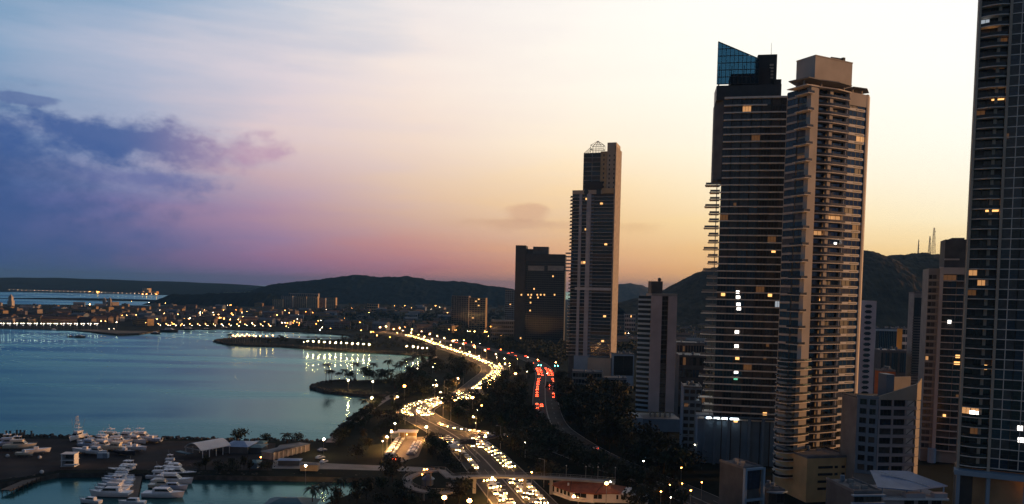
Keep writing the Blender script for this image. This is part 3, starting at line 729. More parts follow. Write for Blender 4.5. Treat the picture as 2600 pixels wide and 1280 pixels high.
def tower_right():
    ang = R(-27); loc = base(2458, 640, 256); rg = random.Random(21)
    L = lambda px, py=640: lx(px, py, loc, ang)
    t = thing('curtain_wall_tower', 'tall dark tower cut off at the right edge with stacked balconies and gridded glass', 'tower', loc, ang)
    F = Frame(t); fh = 3.2
    xb = L(2538); w1 = 5.1; nbay = 4; xE = xb+nbay*w1
    zb = lz(2520, 1190, loc, ang); H = zb+fh*58
    part('tower_body', MB().box(.3,1.9,zb-1,xE,20,H).mesh('tower_body', M['dconcrete']), t)
    part('pier', MB().box(-.3,-.4,0,.45,1.6,H).mesh('pier', M['beige']), t)
    part('pier', MB().box(xb-.5,-.5,0,xb+.3,1.88,H).mesh('pier', M['beige']), t)
    part('pier', MB().box(xb+2*w1-.35,-.9,0,xb+2*w1+.35,.6,H).mesh('pier', M['mullion']), t)
    arc = [(.5+(xb-1.0)*i/8, -.2-1.1*math.sin(math.pi*i/8)) for i in range(9)]
    slab = MB().prism(arc+[(xb-.5,1.8),(.5,1.8)],0,.28).mesh('balcony_slab', M['slab'])
    rl = MB()
    for (x0,y0),(x1,y1) in zip(arc[:-1],arc[1:]): rl.add([(x0,y0+.1,.28),(x1,y1+.1,.28),(x1,y1+.1,1.25),(x0,y0+.1,1.25)],[(0,1,2,3)])
    rl = rl.mesh('balcony_rail', M['rail'])
    wd = (xb-1.0)/3
    for k in range(58):
        z = zb+k*fh
        F.put('balcony_slab', slab, 0, 0, z); F.put('balcony_rail', rl, 0, 0, z)
        for i in range(3):
            g = pick(.06, rg, ['glass','glass','glass','curtain','glassg'])
            F.put('window', pane_mesh(wd-.1, fh-.4, 2, g), .5+i*wd, 1.75, z+.3)
        F.put('party_wall', box_mesh('party_wall', .9, 1.1, fh-.3, 'beige'), .5+wd*2-.4, .6, z+.29)
        F.put('transom', box_mesh('transom', xE-xb-.3, .3, .30, 'mullion'), xb+.3, -.15, z)
        for i in range(nbay):
            gx0 = xb+i*w1+.35
            for j in range(2):
                g = pick(.010, rg, ['glass','glass','glassg','glassg','glassb'])
                if i > 1 and j == 1: continue
                ww = w1/2-.1 if i < 2 else w1-.75
                F.put('window', pane_mesh(ww, fh-.25, 1, g, 'frame', 2), gx0+j*(w1/2-.05), 0, z+.23)
            if i < 2: F.put('mullion', box_mesh('mullion', .24, .34, fh-.31, 'mullion'), xb+i*w1+w1/2+.20, -.2, z+.305)
    for px_, py_, g, w in ((2535,245,'litwarm',3.4),(2538,165,'litdim',2.8),(2516,85,'litwarm',1.6),(2520,530,'litwarm',3.6),(2500,933,'litwarm',1.6),(2470,1050,'litwhite',1.6),(2484,1052,'litwhite',1.0),(2590,1087,'litwhite',1.4),(2592,1117,'litwhite',1.6),(2556,345,'litdim',1.2)):
        F.put('lit_window', box_mesh('lit_window', w, .2, 1.5, g), L(px_,py_)-w/2, -.1 if px_ > 2540 else 1.62, lz(px_,py_,loc,ang)-.8)
    part('podium', MB().box(-1,-3.4,zb-2.6,xE,1.7,zb-1.05).mesh('podium', M['paleblue']), t)
    for x in (-.2,xb-.5,xb+2*w1-.6): part('column', box_mesh('column', 1.0, 1.0, zb-2.62, 'paleblue'), t, (x,-2.2,0))
    part('lobby_wall', MB().box(xb-4,3,0,xE,19.9,zb-2.7).mesh('lobby_wall', M['gold']), t)
    part('lobby_wall', MB().box(0,3,0,xb-4.05,19.9,zb-2.7).mesh('lobby_wall', M['dconcrete']), t)
    part('lobby_lamp', MB().ball((xb+w1*2.6,1.2,zb-4.2),.30).mesh('lobby_lamp', M['lampo']), t)
tower_right()

def tower_stepped():
    ang = R(-20); loc = base(2352, 800, 372); rg = random.Random(31)
    L = lambda px, py=800: lx(px, py, loc, ang)
    Z = lambda px, py: lz(px, py, loc, ang)
    t = thing('stepped_tower', 'beige tower with a dark setback top between the hill and the cut-off tower', 'tower', loc, ang)
    F = Frame(t); xa, xp, xe = L(2381), L(2390), L(2462)
    H = Z(2400, 682); fh = 3.2; n = int(H/fh)
    part('tower_body', MB().box(.3,.6,0,xe,20,H).mesh('tower_body', M['concrete']), t)
    part('pier', MB().box(xa,-1.2,0,xp,.58,H+.8).mesh('pier', M['beige2']), t)
    part('parapet', MB().box(xp+.01,-.9,H-2.6,xe,.59,H+.5).mesh('parapet', M['beige2']), t)
    arc = [(xp+.05+(xe-xp-.1)*i/8, -.5-1.2*math.sin(math.pi*i/8)) for i in range(9)]
    slab = MB().prism(arc+[(xe,.55),(xp+.05,.55)],0,.3).mesh('balcony_slab', M['slab'])
    for k in range(n):
        z = H-2.7-(k+1)*fh
        if z < 4: break
        F.put('balcony_slab', slab, 0, 0, z)
        for i in range(2): F.put('window', pane_mesh((xe-xp)/2-.3, fh-.5, 3, pick(.015,rg)), xp+.1+i*(xe-xp)/2, .45, z+.35)
        F.put('window', pane_mesh(xa*.28, fh*.6, 1, pick(.03,rg)), .5, .48, z+1)
        F.put('window', pane_mesh(xa*.34, fh*.6, 1, 'glassg'), xa*.42, .48, z+1)
        F.put('spandrel', box_mesh('spandrel', xa-.2, .4, .7, 'beige'), .1, .15, z+.1)
    ht = Z(2425, 607)
    part('setback_top', MB().box(L(2394),3,H-.2,L(2459),17,ht).mesh('setback_top', M['dconcrete']), t)
    part('setback_cap', MB().box(L(2412),4,ht-.1,L(2444),14,ht+.8).mesh('setback_cap', M['dconcrete']), t)
    part('ledge', MB().box(L(2394),2.4,Z(2410,660),L(2432),2.98,Z(2410,656)).mesh('ledge', M['beige2']), t)
    part('base_column', MB().tube((xa,-1.8,0),(xa,-1.8,Z(2380,1138)),1.8,n=12).mesh('base_column', M['paleblue']), t)
    for px_, py_, g, w in ((2411,817,'litwhite',1.4),(2432,905,'litwarm',1.8),(2430,922,'litwarm',2.4),(2431,1006,'litdim',1.2),(2398,1056,'litwarm',1.2)):
        F.put('lit_window', box_mesh('lit_window', w, .2, 1.5, g), L(px_,py_)-w/2, .2, Z(px_,py_)-.8)
tower_stepped()

def slab_tower():
    ang = 0; loc = base(1650, 900, 440); rg = random.Random(41)
    L = lambda px, py=900: lx(px, py, loc, ang)
    Z = lambda px, py: lz(px, py, loc, ang)
    t = thing('slab_block', 'narrow pale slab block with ribbed balconies on its left flank and a dark lift house', 'apartment block', loc, ang)
    F = Frame(t); H = Z(1680, 752); zb = Z(1680, 1046); xe = L(1715); a0, a1 = L(1677), L(1693)
    part('tower_body', MB().box(.1,.9,zb,xe-.1,18,H).mesh('tower_body', M['dconcrete']), t)
    part('front_wall', MB().box(0,-.3,zb,a0,.88,H).mesh('front_wall', M['pinkwhite']), t)
    part('front_wall', MB().box(a1,-.3,zb,xe,.88,H).mesh('front_wall', M['pinkwhite']), t)
    part('parapet', MB().box(0,-.28,H+.02,xe,18,H+1.4).mesh('parapet', M['concrete']), t)
    n = 24; fh = (H-zb)/n
    ws = MB().prism([(0,0),(-6.4,3.8),(-6.4,5.0),(0,6)],0,1.05).mesh('balcony', M['paleblue'])
    for k in range(n):
        z = zb+k*fh
        F.put('window', pane_mesh(a1-a0-.1, fh-.5, 2, pick(.04,rg)), a0+.05, .6, z+.25)
        F.put('balcony', ws, -.02, .4, z)
        F.put('flank_window', cached(('fw',), lambda: MB().prism([(-.1,1.6),(-6.2,5.2),(-6.2,5.4),(-.1,5.9)],0,fh-1.1).mesh('flank_window', M['glass'])), 0, 0, z+1.08)
    part('lift_house', MB().box(0,2,H+1.42,L(1684,740),12,Z(1660,714)).mesh('lift_house', M['dconcrete']), t)
    part('dish', MB().ball((L(1678,711),4,Z(1678,710)),1.1).mesh('dish', M['frame']), t)
    part('podium', MB().box(L(1584,1080),-5.5,0,L(1628,1080),14,Z(1600,1057)).mesh('podium', M['paleblue']), t)
    part('podium', MB().box(L(1628,1080)+.01,-5,0,xe+3,16,zb-3.2).mesh('podium', M['bluegrey']), t)
    for i in range(5): part('column', box_mesh('column', .8, .8, 3.2, 'concrete'), t, (1+i*(xe-2)/4.4, 1.0, zb-3.2))
slab_tower()

def office_dark():
    ang = R(-6); loc = base(1309, 760, 1080); rg = random.Random(51)
    L = lambda px, py=760: lx(px, py, loc, ang)
    Z = lambda px, py: lz(px, py, loc, ang)
    t = thing('office_block', 'broad dark office block with a row of lit windows beside the slim tower', 'office building', loc, ang)
    F = Frame(t); xe = L(1433)
    H = Z(1380, 645); HL = Z(1318, 623); x1 = L(1333)
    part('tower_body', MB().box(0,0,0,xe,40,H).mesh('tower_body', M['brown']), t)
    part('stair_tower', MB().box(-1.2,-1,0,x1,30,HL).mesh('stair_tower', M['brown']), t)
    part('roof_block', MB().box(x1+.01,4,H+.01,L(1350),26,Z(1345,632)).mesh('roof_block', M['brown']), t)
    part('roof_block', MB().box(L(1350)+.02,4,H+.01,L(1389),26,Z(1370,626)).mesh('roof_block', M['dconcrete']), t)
    grid_face(Frame(t, x1+.5, -.0, 0), xe-x1-1, 8, H-10, 36, 22, rg, 0.0, stuff=True)
    for a, c in ((1341,1382),(1391,1432)): part('louvre_band', MB().box(L(a,682),-.5,Z(a,687),L(c,682),-.02,Z(a,675)).mesh('louvre_band', M['concrete']), t)
    for px_, py_ in ((1324,748),(1341,748),(1349,748),(1364,748),(1373,748),(1382,748),(1408,748),(1356,733),(1347,755),(1366,755),(1347,768),(1346,788),(1404,701),(1322,858)):
        F.put('lit_window', box_mesh('lit_window', 1.7, .3, 2.0, 'litwarm'), L(px_,py_)-.8, -.3 if px_ > 1335 else -1.4, Z(px_,py_)-1.3)
office_dark()

def office_corner():
    ang = R(3); loc = base(2228, 1100, 285); rg = random.Random(61)
    L = lambda px, py=1100: lx(px, py, loc, ang)
    Z = lambda px, py: lz(px, py, loc, ang)
    t = thing('corner_office', 'grey eight storey corner office with deep window bands and a tall sloping parapet', 'office building', loc, ang)
    H = Z(2228, 1015); xe = L(2324, 1100); n = 8; fh = 3.45; zb = H-n*fh-.3
    lw = 7.2; a2 = R(180+147)  # flank runs back to the left
    fx, fy = -lw*math.cos(R(33)), lw*math.sin(R(33))
    body = [(0,.7),(xe,.7),(xe+2.2,2),(xe+2.2,14),(fx,fy+12),(fx+.3,fy+.8)]
    part('office_body', MB().prism(body,0,H-.1).mesh('office_body', M['concrete']), t)
    zp0, zp1 = Z(2228,1015), Z(2320, 975)
    pp = MB()
    pts = [(0,0,H),(xe,0,H),(xe+2.5,1.6,H),(xe+2.5,1.6,zp1+2),(xe,0,zp1),(0,0,zp0+1.2)]
    pp.add(pts+[(x,y+.7,z) for x,y,z in pts], [(0,1,4,5),(1,2,3,4),(6,11,10,7),(7,10,9,8),(5,4,10,11),(4,3,9,10),(0,5,11,6),(2,8,9,3),(0,6,7,1),(1,7,8,2)])
    part('sloping_parapet', pp.mesh('sloping_parapet', M['beige']), t)
    part('flank_parapet', MB().prism([(-.02,0),(fx,fy),(fx,fy+.7),(-.02,.7)],H,zp0-LAND*0+1.2).mesh('flank_parapet', M['bluegrey']), t)
    part('roof_deck', MB().prism([(x*.97,y+.8) for x,y in body],H-.09,H+.12).mesh('roof_deck', M['roofdk']), t)
    part('roof_house', MB().box(L(2270,960),5,H,L(2290,960),11,Z(2280,955)).mesh('roof_house', M['bluegrey']), t)
    pw = MB(); xq = L(2290,960); pw.prism([(xq,5.5),(xe+2,8),(xe+2,8.6),(xq,6.1)],H,Z(2300,962)); part('roof_wall', pw.mesh('roof_wall', M['beige']), t)
    FR, FLk = Frame(t, 0, 0, 0), Frame(t, fx, fy, -R(33))
    bw = (xe-4.2)/2
    for k in range(n):
        z = zb+k*fh+.2
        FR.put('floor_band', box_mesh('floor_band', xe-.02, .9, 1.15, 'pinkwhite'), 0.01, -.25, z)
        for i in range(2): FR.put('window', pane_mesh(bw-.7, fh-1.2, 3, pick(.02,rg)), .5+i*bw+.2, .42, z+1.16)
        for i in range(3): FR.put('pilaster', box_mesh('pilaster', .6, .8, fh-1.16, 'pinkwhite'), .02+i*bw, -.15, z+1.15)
        FR.put('stair_panel', cached(('sp',), lambda: MB().box(0,0,0,2.6,.25,fh-1.3).mesh('stair_panel', M['white'])), xe-3.3, .3, z+1.2)
        FR.put('stair_brace', cached(('sb',), lambda: MB().tube((0,0,0),(2.5,0,fh-1.35),.14,n=4).mesh('stair_brace', M['concrete'])), xe-3.25, .2, z+1.22)
        FR.put('end_wall', cached(('ew',), lambda: MB().prism([(.0,0),(2.3,1.4),(2.3,1.8),(0,.45)],0,fh-.25).mesh('end_wall', M['beige2'])), xe+.05, .1, z)
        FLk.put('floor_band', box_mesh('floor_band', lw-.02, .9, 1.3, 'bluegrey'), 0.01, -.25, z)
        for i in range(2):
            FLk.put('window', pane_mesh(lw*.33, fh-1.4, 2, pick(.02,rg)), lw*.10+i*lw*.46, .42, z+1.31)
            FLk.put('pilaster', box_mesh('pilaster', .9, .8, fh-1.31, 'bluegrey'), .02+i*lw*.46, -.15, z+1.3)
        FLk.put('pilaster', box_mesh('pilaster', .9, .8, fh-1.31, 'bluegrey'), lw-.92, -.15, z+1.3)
office_corner()

def white_hotel():
    ang = R(2); loc = base(2166, 880, 470); rg = random.Random(71)
    L = lambda px, py=880: lx(px, py, loc, ang)
    Z = lambda px, py: lz(px, py, loc, ang)
    t = thing('white_block', 'pinkish white block with one column of dark octagonal windows behind the balcony tower', 'apartment block', loc, ang)
    xe = L(2221); H = Z(2200, 764)
    part('block_body', MB().box(0,0,0,xe,16,H).mesh('block_body', M['offwhite']), t)
    oc = MB(); w, h = 4.2, 2.0; oc.prism([(0,0),(w,0),(w,.3),(0,.3)],.45,h-.45); oc.prism([(.7,0),(w-.7,0),(w-.7,.3),(.7,.3)],0,.45); oc.prism([(.7,0),(w-.7,0),(w-.7,.3),(.7,.3)],h-.45,h)
    oc = oc.mesh('window', M['glass'])
    for k in range(17): part('window', oc, t, (L(2192,880), -.2, H-4.2-k*3.25))
white_hotel()

def block(name, label, cat, pxl, pxr, pyt, pyb, D, ang, dep, wall, nfl, nb, lit=.05, roof='roofgrey', stuff=None, group=None, litm=('litwarm','litdim','litdim'), seed=0):
    loc = base(pxl, pyb, D); a = R(ang); rg = random.Random(seed or int(pxl*7+pyt))
    t = thing(name, label, cat, loc, a, group); w = lx(pxr, pyb, loc, a); H = lz((pxl+pxr)/2, pyt, loc, a)
    part('wall', MB().box(0,0,-1.5,w,dep,H).mesh('wall', M[wall]), t)
    part('roof', MB().box(.3,.3,H+.01,w-.3,dep-.3,H+.25).box(-.1,-.1,H,w+.1,.25,H+.8).box(-.1,.26,H,.2,dep+.1,H+.8).box(w-.2,.26,H,w+.1,dep+.1,H+.8).mesh('roof', M[roof]), t)
    if D < 800 and w > 5:
        for _ in range(rg.randint(3,7)):
            ux, uy = rg.uniform(.8,w-2.5), rg.uniform(.8,max(1,dep-2.5))
            if rg.random() < .6: part('roof_unit', cached(('ru',rg.randrange(3)), lambda: MB().box(0,0,0,1.6,1.1,1.0).box(.2,.2,1.0,.9,.9,1.15).mesh('roof_unit', M['concrete'])), t, (ux,uy,H+.25))
            else: part('water_tank', cached(('wt',), lambda: MB().tube((.7,.7,.3),(.7,.7,1.9),.7,n=10).tube((.7,.7,0),(.7,.7,.3),.5,n=6).mesh('water_tank', M['bluegrey'])), t, (ux,uy,H+.25))
    grid_face(Frame(t), w, max(0,.5), H-.4, nfl, nb, rg, lit, mode='none', stuff=(nfl*nb > 60 if stuff is None else stuff), litm=litm)
    return t, w, H
# mid-distance blocks
t, w, H = block('podium_block', 'ochre podium block with slot windows and small square windows under the balcony tower', 'podium', 2046,2158,1163,1262,292,12,22,'ochre',1,1)
for o in list(t.children):
    if o.name.startswith('window') or o.name.startswith('windows'): bpy.data.objects.remove(o)
for i in range(4):
    z = H-4.0-i*2.7
    part('slot_window', box_mesh('slot_window', w*.33, .2, .95, 'glass'), t, (w*.25,-.05,z))
    for j in range(3): part('window', box_mesh('square_window', w*.075, .2, .95, 'glass'), t, (w*.62+j*w*.16,-.05,z+(.9 if i else .9)-.9))
block('apartment_block', 'wide dark glass low block behind the grey podium of the far tower', 'apartment block', 1555,1608,900,975,640,0,14,'paleblue',1,1,0)
t, w, H = block('podium_block', 'long grey podium with a pale corner post at the foot of the slim tower', 'podium', 1453,1530,946,986,600,-4,20,'concrete',3,10,.0)
part('corner_post', MB().box(w-.9,-1.2,-.5,w+.6,.2,H+.3).mesh('corner_post', M['beige']), t)
block('low_block', 'low pale flat block beside the long grey podium', 'building', 1532,1590,962,990,590,-4,16,'pinkwhite',2,7,.0)
block('blue_office', 'slim blue grey office standing left of the dark office block', 'office building', 1281,1308,738,824,1250,-10,20,'bluegrey',22,5,.02,stuff=True)
block('orange_lit_block', 'ochre apartment tower with its orange lit corner beyond the avenue', 'apartment block', 1190,1232,757,824,1450,-6,22,'bone3',15,6,.10,stuff=True)
block('olive_block', 'dim olive tower just left of the orange lit block', 'apartment block', 1146,1189,752,822,1500,-6,22,'bone2',16,7,.03,stuff=True)
block('grey_terrace', 'wide weathered grey block at the foot of the dark office block', 'building', 1246,1308,815,858,1150,-6,30,'concrete',5,12,.02,stuff=True)
block('striped_tower', 'slim tower of thin grey stripes standing before the dark hill', 'tower', 2309,2340,745,1010,520,-14,14,'concrete',1,1,0)
t = [o for o in bpy.data.objects if o.name == 'striped_tower'][0]
st = cached(('stripe',), lambda: MB().box(-.15,-.5,0,9.0,-.05,.9).mesh('floor_stripe', M['dconcrete']))
for k in range(38): part('floor_stripe', st, t, (0,0,64-k*1.75))
part('roof_drum', MB().tube((4,4,66.0),(4,4,70.5),3.8,n=14).mesh('roof_drum', M['bluegrey']), t)
block('hillside_flats', 'long white and dark striped flats below the hill', 'apartment block', 2222,2276,836,878,760,-6,14,'white',1,12,0)
t, w, H = block('hillside_office', 'white banded block with a bright yellow end wall below the hill', 'apartment block', 2276,2310,835,874,780,-6,14,'white',6,3,.04)
part('yellow_end_wall', MB().box(0,-.6,0,w*.40,-.1,H).mesh('yellow_end_wall', M['yellowwall']), t)
block('orange_box', 'small orange cube with a pale frame on the roofs behind the corner office', 'building', 2236,2272,944,985,345,0,6,'orangewall',1,1,0)
block('roof_hall', 'flat dark hall with a line of lamps behind the stepped tower', 'hall', 2236,2300,892,930,520,-4,20,'dconcrete',2,12,.0)
block('pale_gridded_block', 'small cream gridded flats lit warm between the slim tower and the slab block', 'apartment block', 1586,1613,798,826,1350,-4,16,'beige2',5,6,.05,stuff=True)
block('pale_gridded_block', 'grey low flats left of the cream gridded flats', 'apartment block', 1562,1585,800,838,1330,-4,16,'bone2',6,6,.03,stuff=True)
block('street_block', 'dark street block in the gap between slab block and glass tower', 'building', 1722,1790,905,1010,480,-5,24,'dconcrete',5,8,.05)
block('street_block', 'low pale roofed block in the gap behind the slab block', 'building', 1718,1788,872,905,700,-5,24,'bone2',3,10,.12,stuff=True)
block('street_block', 'dark ribbed block rising left of the glass tower podium', 'building', 1730,1776,985,1180,385,-8,18,'bluegrey',9,3,.04,stuff=True)
# small framed building
t, w, H = block('framed_house', 'dark building front held in a pale blue concrete frame at the foot of the towers', 'building', 1885,1928,1190,1290,255,24,12,'dconcrete',2,1,0)
fr = MB()
for x in (-.4,w): fr.box(x,-1.4,0,x+.8,-.3,H+.4)
for z in (H*.05,H*.5,H): fr.box(-.39,-1.35,z-.3,w+.79,-.35,z+.4)
part('frame', fr.mesh('frame', M['paleblue']), t)
t, w, H = block('round_front_house', 'dark shop building with curved white eaves beside the ochre podium', 'building', 1950,1990,1248,1300,262,10,10,'dconcrete',2,2,0)
part('eaves', MB().prism([(-1,-.3),(w*.3,-1.9),(w*.7,-1.9),(w+1,-.3)],H-.3,H+.15).mesh('eaves', M['paleblue']), t)
# bottom right house
loc = base(2235, 1270, 232); a = R(4)
t = thing('villa', 'white villa with a wide blue metal roof over a terrace at the bottom right', 'house', loc, a)
w = lx(2400,1250,loc,a); zt = lz(2300,1232,loc,a); Frame_ = Frame(t)
part('wall', MB().box(0,1,0,w*.99,14,zt-3.4).mesh('wall', M['pinkwhite']), t)
part('terrace_parapet', MB().box(w*.36,-1.2,zt-3.6,w*.66,.9,zt-2.2).mesh('terrace_parapet', M['pinkwhite']), t)
part('terrace_parapet', MB().box(w*.80,-1.2,zt-3.6,w*1.0,.9,zt-2.2).mesh('terrace_parapet', M['pinkwhite']), t)
part('terrace_slab', MB().box(w*.0,-1.4,zt-4.2,w*1.02,2.5,zt-3.62).mesh('terrace_slab', M['white']), t)
rf = MB(); rf.add([(-1.5,-.8,zt-.4),(w*.42,-2.2,zt-.9),(w*1.06,.8,zt-.3),(w*.7,10,zt+2.0),(w*.15,12,zt+1.7)],[(0,1,2,3,4)]); rf.add([(-1.5,-.8,zt-.7),(w*.42,-2.2,zt-1.2),(w*1.06,.8,zt-.6),(-1.5,-.8,zt-.4),(w*.42,-2.2,zt-.9),(w*1.06,.8,zt-.3)],[(0,1,4,3),(1,2,5,4)])
part('roof', rf.mesh('roof', M['roofblue']), t)
part('ridge', MB().tube((w*.25,9,zt+1.7),(w*.75,0,zt-.4),.18,n=4).mesh('ridge', M['white']), t)
for x in (.02,.4,.62,.97): part('post', box_mesh('post', .3, .3, 3.0, 'paleblue'), t, (w*x,0,zt-3.6))
for x in (.40,.62,.83): part('window', pane_mesh(w*.15, 1.8, 2, 'glass'), t, (w*x,.92,zt-6.4))
t2, w2, H2 = block('terrace_house', 'long low dark house with white eaves lines left of the villa', 'house', 2166,2236,1252,1310,225,6,16,'dconcrete',1,3,.0)
part('eaves', MB().box(-1,-1.6,H2-.6,w2+.5,-.2,H2-.2).box(-1,-1.2,H2-3.0,w2+.5,-.2,H2-2.6).mesh('eaves', M['paleblue']), t2)
# ---------------------------------------------------------------- the old town across the bay
def town_templates():
    rg = random.Random(77); out = []
    spec = [('bone','tileb','hip','low pale plastered town house with a brown hipped roof across the bay'),
            ('bone2','tileb','gable','brown plastered town house with a gabled tile roof across the bay'),
            ('bone','roofgrey','flat','pale flat roofed town block across the bay'),
            ('bone3','tileb','hip','ochre town house with a brown hipped roof across the bay'),
            ('bone2','roofgrey','flat','brown flat roofed town block across the bay'),
            ('bone4','roofgrey','gable','blue grey shed with a grey gabled roof across the bay'),
            ('bone3','roofgrey','flat','ochre flat roofed town block across the bay'),
            ('bone3','tileb','gable','ochre town house with a brown gabled roof across the bay')]
    for k, (wm, rm, kind, lab) in enumerate(spec):
        w, d, h = rg.uniform(16,30), rg.uniform(11,18), rg.uniform(7.5,12.5); nf = int(h/3.4); nb = int(w/3)
        wall = MB().box(-w/2,-d/2,-1,w/2,d/2,h).mesh('wall', M[wm])
        r = MB(); e = .6
        if kind == 'flat': r.box(-w/2+.3,-d/2+.3,h-.3,w/2-.3,d/2-.3,h+.15); r.box(-w/2-.15,-d/2-.15,h,w/2+.15,-d/2+.2,h+.9); r.box(-w*.2,0,h+.15,w*.05,d*.3,h+2.6)
        elif kind == 'gable': r.add([(-w/2-e,-d/2-e,h),(w/2+e,-d/2-e,h),(w/2+e,d/2+e,h),(-w/2-e,d/2+e,h),(-w/2-e,0,h+3.4),(w/2+e,0,h+3.4)],[(0,1,5,4),(2,3,4,5),(0,4,3),(1,2,5),(0,3,2,1)])
        else: r.add([(-w/2-e,-d/2-e,h),(w/2+e,-d/2-e,h),(w/2+e,d/2+e,h),(-w/2-e,d/2+e,h),(-w/2+d*.45,0,h+3.0),(w/2-d*.45,0,h+3.0)],[(0,1,5,4),(2,3,4,5),(0,4,3),(1,2,5),(0,3,2,1)])
        roof = r.mesh('roof', M[rm])
        wn_ = MB()
        for f in range(nf):
            for i in range(nb): x = -w/2+(i+.5)*w/nb; wn_.box(x-.55,-d/2-.12,.9+f*3.4,x+.55,-d/2+.1,.9+f*3.4+1.7)
        out.append((wall, roof, wn_.mesh('windows', M['glass']), lab, w, h))
    return out
TT = town_templates(); rg = random.Random(4)
SHORE = [(-80,826),(0,827),(190,829),(240,832),(430,830),(560,829),(700,833),(822,838),(905,846),(1000,850),(1180,850)]
done = []
def town_house(px, py, k, rz):
    p = G(px, py)
    for q in done:
        if abs(q.x-p.x) < 17 and abs(q.y-p.y) < 20: return False
    done.append(p); wall, roof, win, lab, w, h = TT[k]
    t = thing('town_house', lab, 'house', p, rz, 'town houses across the bay: '+lab.split(' across')[0])
    part('wall', wall, t); part('roof', roof, t); part('windows', win, t, kind='stuff'); return True
cnt = 0
for _ in range(1500):
    px = rg.uniform(-50, 1170); lim = float(np.interp(px, [a for a, b in SHORE], [b for a, b in SHORE]))
    top = float(np.interp(px, [0,600,800,1180], [776,778,770,768]))
    py = top+(lim-4-top)*rg.random()**.75
    if 685 < px < 860 and py < 788: continue
    if town_house(px, py, rg.randrange(len(TT)), rg.choice((-.35,-.2,-.1,.05,.15,.3,.45))): cnt += 1
    if cnt >= 225: break
# far right of the avenue, below the hill
for _ in range(160):
    px = rg.uniform(1545, 1800) if rg.random() < .6 else rg.uniform(2215, 2345); py = rg.uniform(795, 890)
    town_house(px, py, rg.randrange(len(TT)), rg.choice((-.3,-.1,.1,.3)))
def beige_complex():
    for i, (a, c, y0, y1, nf, dz) in enumerate(((692,716,760,782,7,0),(714,742,752,783,9,20),(743,752,756,783,8,60),(752,778,753,784,9,30),(779,806,753,785,9,10),(808,826,757,786,8,40),(828,852,756,786,8,0))):
        lab = ['short left end wing of the beige apartment complex across the bay','tall second wing of the beige apartment complex across the bay','narrow recessed link wing in the beige apartment complex','third wing of the beige apartment complex, left of its middle','fourth wing of the beige apartment complex, right of its middle','narrow fifth wing of the beige apartment complex','right end wing of the beige apartment complex across the bay'][i]
        block('apartment_block', lab, 'apartment block', a,c,y0,y1,2550+dz,-2,18,'gold' if i % 2 == 0 or i == 3 else 'bone',nf,5,.02,'tileb',True,'wings of the beige apartment complex')
    block('apartment_block', 'long upper slab rising behind the beige apartment complex', 'apartment block', 733,808,745,760,2700,-2,16,'bone',3,14,.0,'tileb',True)
beige_complex()
block('market_hall', 'long arcaded hall with tall pale columns on the left of the old town', 'hall', 140,232,786,801,1640,1,16,'bone3',1,18,0,'tileb',True)
block('market_hall', 'lower banded grey hall in front of the arcaded hall', 'hall', 162,252,802,815,1500,1,16,'bone',3,20,0,'roofgrey',True)
block('lit_arcade', 'small white colonnaded house glowing warm by the far shore road', 'house', 620,648,803,817,1560,0,12,'beige2',1,7,.0,'tileb',True)
block('flat_roofed_store', 'white flat roofed store with bright warm front lamps near the bay', 'store', 716,735,817,831,1480,0,14,'white',2,3,.0,'roofgrey',True)
block('cream_block', 'cream square block with a red light above the old town roofs', 'building', 932,960,772,786,2300,0,14,'gold',3,5,.0,'roofgrey',True)
block('far_terminal', 'orange lit twin terminal building out on the far causeway', 'terminal', 346,366,741,749,4600,0,30,'yellowwall',2,4,.5,'tileb',True)
block('far_terminal', 'stepped orange lit terminal tower out on the far causeway', 'terminal', 362,378,732,749,4580,0,30,'ochre',4,3,.5,'tileb',True)
block('far_terminal', 'small orange lit pavilion right of the far terminal', 'terminal', 386,397,740,751,4500,0,30,'yellowwall',2,2,.5,'tileb',True)
p = PD(28, 782, 2150)
t = thing('church_tower', 'old stone church tower with a stepped pointed top at the far left', 'church tower', (p.x,p.y,LAND))
part('shaft', MB().box(-6,-6,-1,6,6,16).box(-4.3,-4.3,16,4.3,4.3,25).mesh('shaft', M['beige']), t)
part('spire', MB().loft([[(-4.6,-4.6,25.1),(4.6,-4.6,25.1),(4.6,4.6,25.1),(-4.6,4.6,25.1)],[(-2.6,-2.6,29),(2.6,-2.6,29),(2.6,2.6,29),(-2.6,2.6,29)],[(-.3,-.3,33),(.3,-.3,33),(.3,.3,33),(-.3,.3,33)]]).mesh('spire', M['bone']), t)
p = PD(273, 783, 2150)
t = thing('cathedral', 'grey cathedral with two short bell towers above the old town roofs', 'cathedral', (p.x,p.y,LAND))
part('nave', MB().box(-12,2,-1,12,40,17).mesh('nave', M['bone2']), t)
for x in (-9, 6):
    b_ = part('bell_tower', MB().box(x-3,-3,-1,x+4,3,24).mesh('bell_tower', M['bone']), t)
    part('spire', MB().loft([[(x-3,-3,24.05),(x+4,-3,24.05),(x+4,3,24.05),(x-3,3,24.05)],[(x+.3,-.2,30),(x+.7,-.2,30),(x+.7,.2,30),(x+.3,.2,30)]]).mesh('spire', M['bone']), b_)

